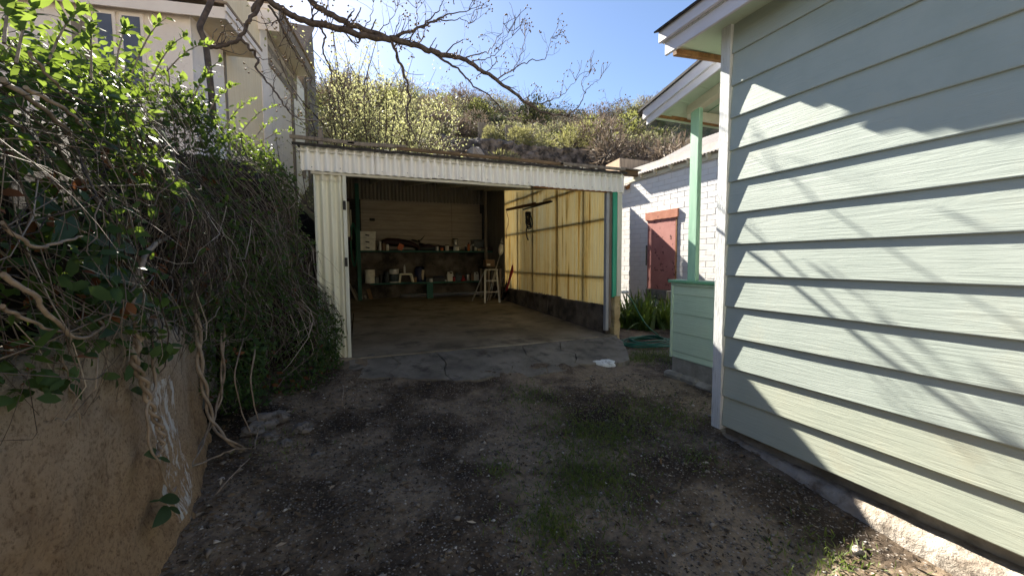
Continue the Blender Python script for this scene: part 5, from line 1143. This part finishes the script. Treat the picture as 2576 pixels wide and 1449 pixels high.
for (u, y, w, h, k, lab) in ((1345, 40, 3.2, 3.6, 'darkbrush', 'upright dark juniper bush breaking the skyline'), (1245, 33, 3.0, 2.6, 'darkbrush', 'round dark hollow bush in the middle of the hill'), (1400, 33, 2.6, 1.5, 'olive', 'bright olive bush at the middle of the hill'), (1440, 28.5, 1.7, 1.0, 'olive', 'low olive bush above the wooden panels'), (1500, 29, 4.4, 2.8, 'olive', 'wide olive bush at the right of the terrace'),
                             (1560, 34, 4.4, 3.2, 'olive', 'big olive green bush below the dip in the skyline'), (1220, 23.6, 1.3, 1.2, 'drygrass', 'pale grassy clump left of the panels on the ledge'), (1320, 22.9, 1.9, 1.6, 'drygrass', 'pale grass clump between the two wooden panels'), (1432, 22.7, 2.2, 1.9, 'drygrass', 'round pale clump right of the wooden panels'), (1262, 20.2, 1.7, 1.6, 'drygrass', 'pale green clump in front of the dark rock ledge'), (1160, 20.0, 1.0, 1.2, 'sage', 'grey sage sprig left of the pale boulder'), (1490, 19.5, 1.2, 1.0, 'drygrass', 'pale tuft low at the right end of the ledge'),
                             (1110, 23.5, 1.8, 1.4, 'sage', 'sage clump at the left end of the ledge'), (1580, 20.5, 3.6, 2.6, 'drybrush', 'wide leafless grey thicket behind the brick house'), (1650, 19.5, 3.8, 2.9, 'drybrush', 'tall leafless grey thicket under the porch eave'), (1720, 20.5, 3.6, 3.0, 'drybrush', 'leafless grey thicket behind the green porch post'), (1530, 22.5, 3.0, 2.4, 'drybrush', 'leafless grey thicket right of the rock ledge'), (1130, 29, 3.4, 2.4, 'drybrush', 'leafless brown thicket beside the yellow green bush')):
    bush(u, 300, y, w, h, k, lab, 'shrub', None if k == 'x' else 'shrubs on the hillside')
# yellow green leafing shrubs close behind the garage
LM = []
for j in range(3):
    r = np.random.default_rng(70+j); n = 3400; P = []; ps = []
    for k in range(16):
        d = np.array([r.normal(0, .30), r.normal(0, .24), 1.0]); t = np.linspace(0, 1, 9)[:, None]; L = r.uniform(.75, 1.1); p = d*t*L+np.cumsum(r.normal(0, .018, (9, 3)), 0); ps.append((p, .011*np.linspace(1, .3, 9)))
        for q in range(9):
            s = p[r.integers(2, 9)]; e = d*.7+r.normal(0, .6, 3); pp = s+e*np.linspace(0, r.uniform(.12, .34), 5)[:, None]; ps.append((pp, .004*np.linspace(1, .4, 5))); P += [pp[i] for i in range(5)]
    P = np.array(P); i = r.integers(0, len(P), n); P = P[i]+r.normal(0, .028, (n, 3)); L = r.uniform(.014, .030, n)
    V, F = leaf_arrays(P, r.normal(size=(n, 3))+np.array([0, 0, .4]), r.normal(size=(n, 3)), L, L*.6, .2); a = np_mesh('foliage', V, F); a.materials.append(M['lime'])
    c = np_mesh('branches', *tubes_arrays(ps, 3)); c.materials.append(M['bark']); LM.append((a, c))
for k, (u, y, h, w, lab) in enumerate(((865, 14.6, 4.5, 4.0, 'tall yellow green leafing shrub beside the grey house corner'), (945, 15.4, 4.9, 4.4, 'yellow green leafing shrub in the middle of the clump behind the roof'), (1010, 16.6, 5.0, 4.0, 'yellow green leafing shrub nearest the rock ledge'), (905, 17.5, 5.4, 4.4, 'rearmost yellow green shrub reaching up to the skyline'), (1060, 17.5, 3.8, 3.6, 'low yellow green shrub behind the drooping branch'))):
    p = aty(u, 350, y); z = hz(p.x, y); t = thing('leafing_shrub', lab, 'shrub', (p.x, y, z), 'yellow green shrubs behind the garage'); t.scale = (w, w, h-(z-.6)*.25); t.rotation_euler = (0, 0, k*1.3)
    obj('foliage', LM[k % 3][0], None, t); obj('branches', LM[k % 3][1], None, t)
# rock ledge, boulder, wooden panels
M['rock'] = surf('dark_hill_rock', (.10, .082, .066), (.26, .215, .18), 2.2, .95, .9, .05, c3=(.035, .03, .026), s3=1.6, w3=(.46, .6), bscale=9)
lt = [(1085, 338), (1110, 332), (1150, 348), (1200, 345), (1290, 352), (1302, 362), (1380, 368), (1420, 372), (1470, 368), (1500, 380), (1560, 384)]
b = MB(); V = []; nu, nz = 90, 14
for i in range(nu+1):
    u = 1080+490*i/nu; vt = np.interp(u, [q[0] for q in lt], [q[1] for q in lt]); pt = aty(u, vt, 22.0); zt = pt.z+.10*noise.noise((i*.5, 0, 0))
    for j in range(nz):
        f = j/(nz-1); z = 6.3+(zt-6.3)*f; V.append((pt.x, 22.0-.35*noise.fractal((pt.x*.8, z*1.1, 2), 1, 2, 4)-.25*(1-f)+(.12 if j == nz-1 else 0), z))
    V.append((pt.x, 23.2, zt+.05))
k = nz+1; F = [(i*k+j, (i+1)*k+j, (i+1)*k+j+1, i*k+j+1) for i in range(nu) for j in range(k-1)]
o = b.add(V, F).build('rock_ledge', M['rock']); tag(o, 'dark broken rock ledge across the hill above the garage roof', 'ledge')
def rock(name, label, c, s, mat, seed, group=None, cat='rock'):
    V = []; F = []; n, m = 12, 8
    for j in range(m+1):
        for i in range(n):
            a, t = 2*PI*i/n, PI*j/m; d = Vector((math.sin(t)*math.cos(a), math.sin(t)*math.sin(a), math.cos(t))); q = 1+.55*noise.noise(d*1.3+Vector((seed, 0, 0)))+.22*noise.noise(d*3.1+Vector((seed, 3, 0)))+.08*noise.noise(d*7)
            V.append((d.x*s[0]*q, d.y*s[1]*q, d.z*s[2]*q))
    F = [(j*n+i, j*n+(i+1) % n, (j+1)*n+(i+1) % n, (j+1)*n+i) for j in range(m) for i in range(n)]
    o = MB().add(V, F).build(name, mat); o.location = c; return tag(o, label, cat, group)
M['boulder'] = surf('pale_boulder', (.24, .21, .18), (.38, .34, .30), 3, .9, .8, .04, c3=(.13, .11, .095), s3=5, w3=(.55, .7))
pb = aty(1197, 388, 20.6); rock('boulder', 'pale boulder at the foot of the dark rock ledge', pb, (.48, .35, .34), M['boulder'], 3)
pn = thing('board_screen', 'left weathered wooden panel standing on the rock ledge terrace', 'panel', (0, 0, 0), 'wooden panels on the terrace')
for (u0, u1, v0, v1) in ((1203, 1212, 309, 346), (1212.6, 1224, 311, 346), (1224.6, 1238, 314, 347)):
    a, c = aty(u0, v1+12, 24.3), aty(u1, v0, 24.3); MB().box((a+c)/2, (c.x-a.x, .05, c.z-a.z), bev=.01).build('board', M['greywood'], pn)
pn = thing('board_screen', 'right long weathered wooden panel standing on the rock ledge terrace', 'panel', (0, 0, 0), 'wooden panels on the terrace')
for (u0, u1, v0, v1) in ((1271, 1293, 317, 346), (1293.5, 1320, 319, 347), (1320.5, 1348, 322, 348)):
    a, c = aty(u0, v1+12, 24.3), aty(u1, v0, 24.3); MB().box((a+c)/2, (c.x-a.x, .05, c.z-a.z), bev=.01).build('board', M['greywood'], pn)
a, c = aty(1558, 470, 10.6), aty(1642, 407, 10.6)
pb = thing('plywood_box', 'brown plywood box showing over the right end of the garage roof', 'box', (0, 0, 0))
MB().box((a+c)/2, (c.x-a.x, .05, c.z-a.z), bev=.01).build('front_panel', M['greywood'], pb)
e = aty(1524, 424, 11.8); MB().add([(a.x, 10.58, a.z), (a.x, 10.58, c.z), (e.x, 11.8, e.z+.1), (e.x, 11.8, a.z)], [(0, 1, 2, 3)]).build('side_panel', M['wood'], pb)
MB().box(((a+c)/2)+Vector((0, .55, -.3)), (c.x-a.x-.1, 1.0, c.z-a.z)).build('box_frame', M['greywood'], pb)
# short grass on the ledge and brush filling the slope
r = np.random.default_rng(8); n = 9000; u = r.uniform(1130, 1560, n); y = r.uniform(22.2, 24.6, n); P = np.array([[*(aty(float(a), 350, float(c)))] for a, c in zip(u, y)]); P[:, 1] = y; P[:, 2] = [hz(float(a), float(c)) for a, c in zip(P[:, 0], y)]
P[:, 2] = np.maximum(P[:, 2], 8.1); L = r.uniform(.10, .30, n); V, F = leaf_arrays(P, r.normal(0, .35, (n, 3))+np.array([0, 0, 1]), r.normal(size=(n, 3)), L, L*.14, .1)
o = obj('ledge_grass', np_mesh('ledge_grass', V, F), M['drygrass']); tag(o, 'pale short grass along the top of the rock ledge', 'grass', kind='stuff')
n = 60000; y = 13.5+34.5*r.random(n)**.75; x = r.uniform(-10, 48, n)*(.35+.65*y/48)
keep = np.array([noise.noise((float(a)*.5, float(c)*.5, 4)) > -.05+.2*r.random() for a, c in zip(x, y)]); keep &= ~((y > 21.3) & (y < 24.8)); x, y = x[keep], y[keep]; n = len(x)
P = np.stack([x, y, [hz(float(a), float(c))+.02 for a, c in zip(x, y)]], 1); P[:, 2] += r.uniform(0, .45, n); L = r.uniform(.12, .38, n)
V, F = leaf_arrays(P, r.normal(0, .6, (n, 3))+np.array([0, 0, .8]), r.normal(size=(n, 3)), L, L*.28, .1)
o = obj('hill_brush', np_mesh('hill_brush', V, F), M['olive']); tag(o, 'low scrub and weeds covering the slope between the bushes', 'brush', kind='stuff')
# ------------------------------------------------------------------ iris bed, garden hose, small things on the ground
M['iris'] = leafmat('iris_blade', (.025, .062, .018), (.075, .135, .035), .35, .4, 6, (.25, .36, .05), spec=.45)
def blade(L, w, bend):
    k = 8; V = []; F = []
    for i in range(k):
        t = i/(k-1); hw = w*.5*(1-t**2.2)*(.7+.3*math.sin(PI*min(1, t*1.6))); V += [(-hw, bend*L*t**2.2, L*t*(1-.25*bend*t)), (0, bend*L*t**2.2+.003, L*t*(1-.25*bend*t)), (hw, bend*L*t**2.2, L*t*(1-.25*bend*t))]
    for i in range(k-1):
        for j in range(2): F.append((i*3+j, i*3+j+1, (i+1)*3+j+1, (i+1)*3+j))
    return MB().add(V, F, True).mesh('leaf_blade')
BL_ = [blade(1, .085, b_) for b_ in (.12, .3, .55, .85)]
for me in BL_: me.materials.append(M['iris'])
spots = [(1582, 822, 'iris clump beside the garage corner stub'), (1605, 814, 'iris clump behind the white hose nozzle'), (1640, 820, 'broad iris clump in the middle of the bed'), (1672, 823, 'iris clump closest to the green porch wall'), (1652, 798, 'rear iris clump below the red boarded doorway'), (1692, 812, 'iris clump half hidden behind the porch wall'), (1578, 800, 'rearmost iris clump beside the garage wall'), (1618, 825, 'short iris clump just behind the hose coil'), (1628, 790, 'iris clump against the foot of the brick wall')]
for k, (u, v, lab) in enumerate(spots):
    p = atz(u, v, .10); t = thing('iris_plant', lab, 'plant', (max(p.x, 4.35), p.y, gz(p.x, p.y)-.01), 'irises between garage and porch')
    for j in range(34):
        o = obj('leaf_blade', BL_[random.choice((0, 0, 1, 1, 2, 3))], None, t); s = random.uniform(.52, .92)
        o.location = (random.gauss(0, .10), random.gauss(0, .10), 0); o.rotation_euler = (random.gauss(-.2, .22), random.gauss(0, .2), random.uniform(0, 6.28)); o.scale = (s*random.uniform(1.0, 1.6), s, s)
b = MB(); hp = atz(1632, 862, .12)
pts = []
for k in range(7):
    for i in range(26):
        a = 2*PI*i/26; rr = .46-.028*k+.02*math.sin(k*2.1+a); pts.append(hp+Vector((math.cos(a)*rr*1.08+.03*math.sin(k*1.7), math.sin(a)*rr*.82+.03*math.cos(k*2.3), .012+.020*(k//2)+.012*math.sin(a*3+k)-.01)))
b.tube(pts, .0125, 6, cap=False)
nz_ = aty(1573, 737, 5.15)
tl = [pts[-1], atz(1665, 850, .13), aty(1630, 822, 5.2), aty(1608, 790, 5.2), aty(1592, 760, 5.18), aty(1581, 745, 5.16), nz_]
hose = item('garden_hose', 'green garden hose coiled on the ground beside the porch', 'hose', (0, 0, 0), [('coil', b, 'greenhose'), ('riser', MB().tube(spline([Vector(q) for q in tl], 40), .011, 6), 'greenhose')])
fl = MB(); n = 14; V = []
for j in range(5):
    for i in range(n):
        a = 2*PI*i/n; rr = (.004, .035, .055, .06, .03)[j]*(1+.15*math.sin(i*2.3)); V.append((math.cos(a)*rr*1.2, math.sin(a)*rr*.7, (0.03, .034, .02, .0, -.012)[j]+.006*math.sin(i*1.7+j)))
fl.add(V, [(j*n+i, j*n+(i+1) % n, (j+1)*n+(i+1) % n, (j+1)*n+i) for j in range(4) for i in range(n)]+[tuple(range(n))], True)
item('white_bag', 'crumpled white plastic tied over the upright hose end', 'bag', nz_, [('plastic', fl, 'whitestone')])
# white painted lump of concrete at the apron corner
wp = atz(1508, 913, .10); V = []; n = 26
for j, (rr, z) in enumerate(((1.06, -.05), (1.0, .02), (.9, .045), (.55, .058), (.05, .06))):
    for i in range(n):
        a = 2*PI*i/n; q = rr*(1+.16*noise.noise((math.cos(a)*1.5, math.sin(a)*1.5, 1))+.06*noise.noise((math.cos(a)*5, math.sin(a)*5, 2))); V.append((math.cos(a)*q*.24, math.sin(a)*q*.17, z+.012*noise.noise((math.cos(a)*rr*3, math.sin(a)*rr*3, 4))))
o = MB().add(V, [(j*n+i, j*n+(i+1) % n, (j+1)*n+(i+1) % n, (j+1)*n+i) for j in range(4) for i in range(n)], True).build('white_concrete_lump', M['whitestone']); o.location = (wp.x, wp.y, .09); o.rotation_euler = (0, 0, -.5)
tag(o, 'flat white painted lump of concrete at the corner of the apron', 'concrete')
# stones at the foot of the vines
M['stonegrey'] = surf('grey_fieldstone', (.10, .092, .085), (.22, .205, .19), 9, .9, .7, .01, c3=(.05, .045, .04), s3=14, w3=(.52, .66))
for k, (u, v, s, lab) in enumerate(((668, 1092, .11, 'largest grey stone in the pile under the vines'), (700, 1075, .09, 'grey stone at the back of the pile under the vines'), (640, 1110, .08, 'left low stone of the pile under the vines'), (762, 1085, .075, 'single grey stone right of the pile under the vines'), (682, 1118, .06, 'small flat stone in front of the pile'), (720, 1122, .05, 'small pale stone between pile and driveway'), (798, 1130, .04, 'little stone on the driveway right of the pile'), (905, 925, .07, 'pale rubble stone at the left end of the apron'), (935, 935, .06, 'rubble stone beside the apron crack at left'), (960, 920, .05, 'small rubble stone on the left apron end'), (1020, 1420, .03, 'pale pebble at the bottom of the driveway'), (958, 1410, .025, 'round pale pebble near the bottom edge'), (1525, 1400, .035, 'flat grey pebble at the bottom right of the driveway'), (2160, 1330, .03, 'stone near the sunlit corner of the driveway'))):
    p = atz(u, v, .08); rock('stone', lab, (p.x, p.y, gz(p.x, p.y)+s*.35), (s, s*.8, s*.62), M['boulder'] if k > 9 else M['stonegrey'], k*1.7)
# gravel, leaf litter, grass
def gravel(n, smin, smax, seed, name, lab, mat, region):
    r = np.random.default_rng(seed); base = np.array([(1, 0, 0), (-.5, .86, 0), (-.5, -.86, 0), (0, 0, 1), (0, 0, -.6), (.4, .5, .5), (-.6, 0, .55)]); tri = np.array([(0, 5, 3), (5, 1, 3), (1, 6, 3), (6, 2, 3), (2, 0, 3), (1, 0, 4), (2, 1, 4), (0, 2, 4), (0, 1, 5), (1, 2, 6)])
    y = .55+(5.0-.55)*r.random(n)**1.5; x = r.uniform(-1.0, 3.7, n); ok = np.array([region(a, c) for a, c in zip(x, y)]); x, y = x[ok], y[ok]; n = len(x)
    z = np.array([gz(float(a), float(c)) for a, c in zip(x, y)]); s = smin+(smax-smin)*r.random(n)**3; a = r.uniform(0, 6.28, n)
    B = base[None]*(1+r.normal(0, .22, (n, 7, 1)))*np.stack([s*r.uniform(.8, 1.5, n), s, s*r.uniform(.5, .9, n)], 1)[:, None, :]
    V = np.empty_like(B); V[..., 0] = B[..., 0]*np.cos(a)[:, None]-B[..., 1]*np.sin(a)[:, None]+x[:, None]; V[..., 1] = B[..., 0]*np.sin(a)[:, None]+B[..., 1]*np.cos(a)[:, None]+y[:, None]; V[..., 2] = B[..., 2]+(z+s*.15)[:, None]
    F = (tri[None]+np.arange(n)[:, None, None]*7).reshape(-1, 3); o = obj(name, np_mesh(name, V.reshape(-1, 3), F), mat); return tag(o, lab, 'gravel', kind='stuff')
def gravelmat(name, c1, c2, c3):
    m, t, bs = new_mat(name); g = N(t, 'ShaderNodeNewGeometry'); col = ramp(t, g.outputs['Random Per Island'], [(0, c1), (.6, c2), (.93, c2), (1, c3)]); t.links.new(col, bs.inputs['Base Color']); bs.inputs['Roughness'].default_value = .9; bs.inputs['Specular IOR Level'].default_value = .2; return m
def reg(x, y):
    if x > 2.72 and y < 2.6 or x > 3.55: return False
    if y > 4.05 and x > .3 and y > 4.05+.35*abs(noise.noise((x*2, 0, 1))): return False
    return noise.noise((x*1.4, y*1.4, 2)) > -.42+.5*random.random()-.25
gravel(36000, .003, .012, 1, 'gravel', 'fine gravel scattered over the dirt driveway', gravelmat('gravel_stone', (.035, .028, .022), (.17, .145, .118), (.55, .52, .47)), reg)
gravel(2600, .007, .024, 2, 'pebbles', 'larger pebbles lying in the driveway gravel', gravelmat('pebble_stone', (.06, .05, .042), (.22, .195, .165), (.48, .45, .41)), reg)
r = np.random.default_rng(3); n = 9000; y = .6+4.2*r.random(n)**1.4; x = np.where(r.random(n) < .5, r.uniform(-1.0, 3.4, n), -1.0+1.8*r.random(n)**1.8); P = np.stack([x, y, [gz(float(a), float(c))+.006 for a, c in zip(x, y)]], 1); D = r.normal(size=(n, 3))*np.array([1, 1, .2]); L = .008+.055*r.random(n)**2.2
V, F = leaf_arrays(P, D, r.normal(0, .35, (n, 3))+np.array([0, 0, 1]), L, L*r.uniform(.25, .5, n), .2); o = obj('leaf_litter', np_mesh('leaf_litter', V, F), gravelmat('leaf_litter', (.03, .021, .014), (.14, .098, .06), (.48, .41, .31))); tag(o, 'dead leaves and chips littering the driveway', 'litter', kind='stuff')
ps = []
for k in range(190):
    x, y = r.uniform(-.95, 3.0), .7+4.0*r.random()**1.3; a = r.uniform(0, 6.28); L = r.uniform(.04, .22); t = np.linspace(-.5, .5, 5)[:, None]; p = np.array([x, y, gz(x, y)+.009])+np.array([math.cos(a), math.sin(a), r.normal(0, .05)])*t*L+np.cumsum(r.normal(0, .004, (5, 3))*np.array([1, 1, .2]), 0); ps.append((p, np.full(5, r.uniform(.0009, .0025))))
me = np_mesh('twig_litter', *tubes_arrays(ps, 4)); o = obj('twig_litter', me, M['bark']); tag(o, 'dry twigs and straw lying on the driveway', 'twigs', kind='stuff')
M['grass'] = leafmat('driveway_grass', (.05, .085, .022), (.14, .175, .05), .3, .6, 6, (.22, .30, .05))
patches = [(1440, 1065, .30, 1300), (1480, 1150, .22, 900), (1400, 1280, .20, 900), (1640, 1040, .32, 1500), (1540, 1080, .22, 900), (1440, 1185, .16, 600), (1340, 990, .22, 600), (1520, 1190, .22, 900), (1250, 1160, .10, 260), (2050, 1420, .10, 120), (2080, 1345, .16, 420), (1660, 895, .34, 1500), (1600, 900, .2, 700), (1760, 1140, .10, 160), (1385, 1275, .10, 300), (700, 1120, .2, 150)]
PP = []
for (u, v, rad, n) in patches:
    c = atz(u, v, .08); q = r.normal(0, rad*.75, (n, 2)); PP.append(np.stack([c.x+q[:, 0], c.y+q[:, 1]*1.2], 1))
PP = np.concatenate(PP); keep = ~((PP[:, 0] > 2.68) & (PP[:, 1] < 2.55)); PP = PP[keep]; P = np.column_stack([PP, [gz(float(a), float(c)) for a, c in PP]]); n = len(P); L = r.uniform(.018, .065, n)
V, F = leaf_arrays(P, r.normal(0, .6, (n, 3))+np.array([0, 0, .8]), r.normal(size=(n, 3)), L, L*.15, .1); o = obj('grass', np_mesh('grass', V, F), M['grass']); tag(o, 'thin green grass patches in the driveway gravel', 'grass', kind='stuff')
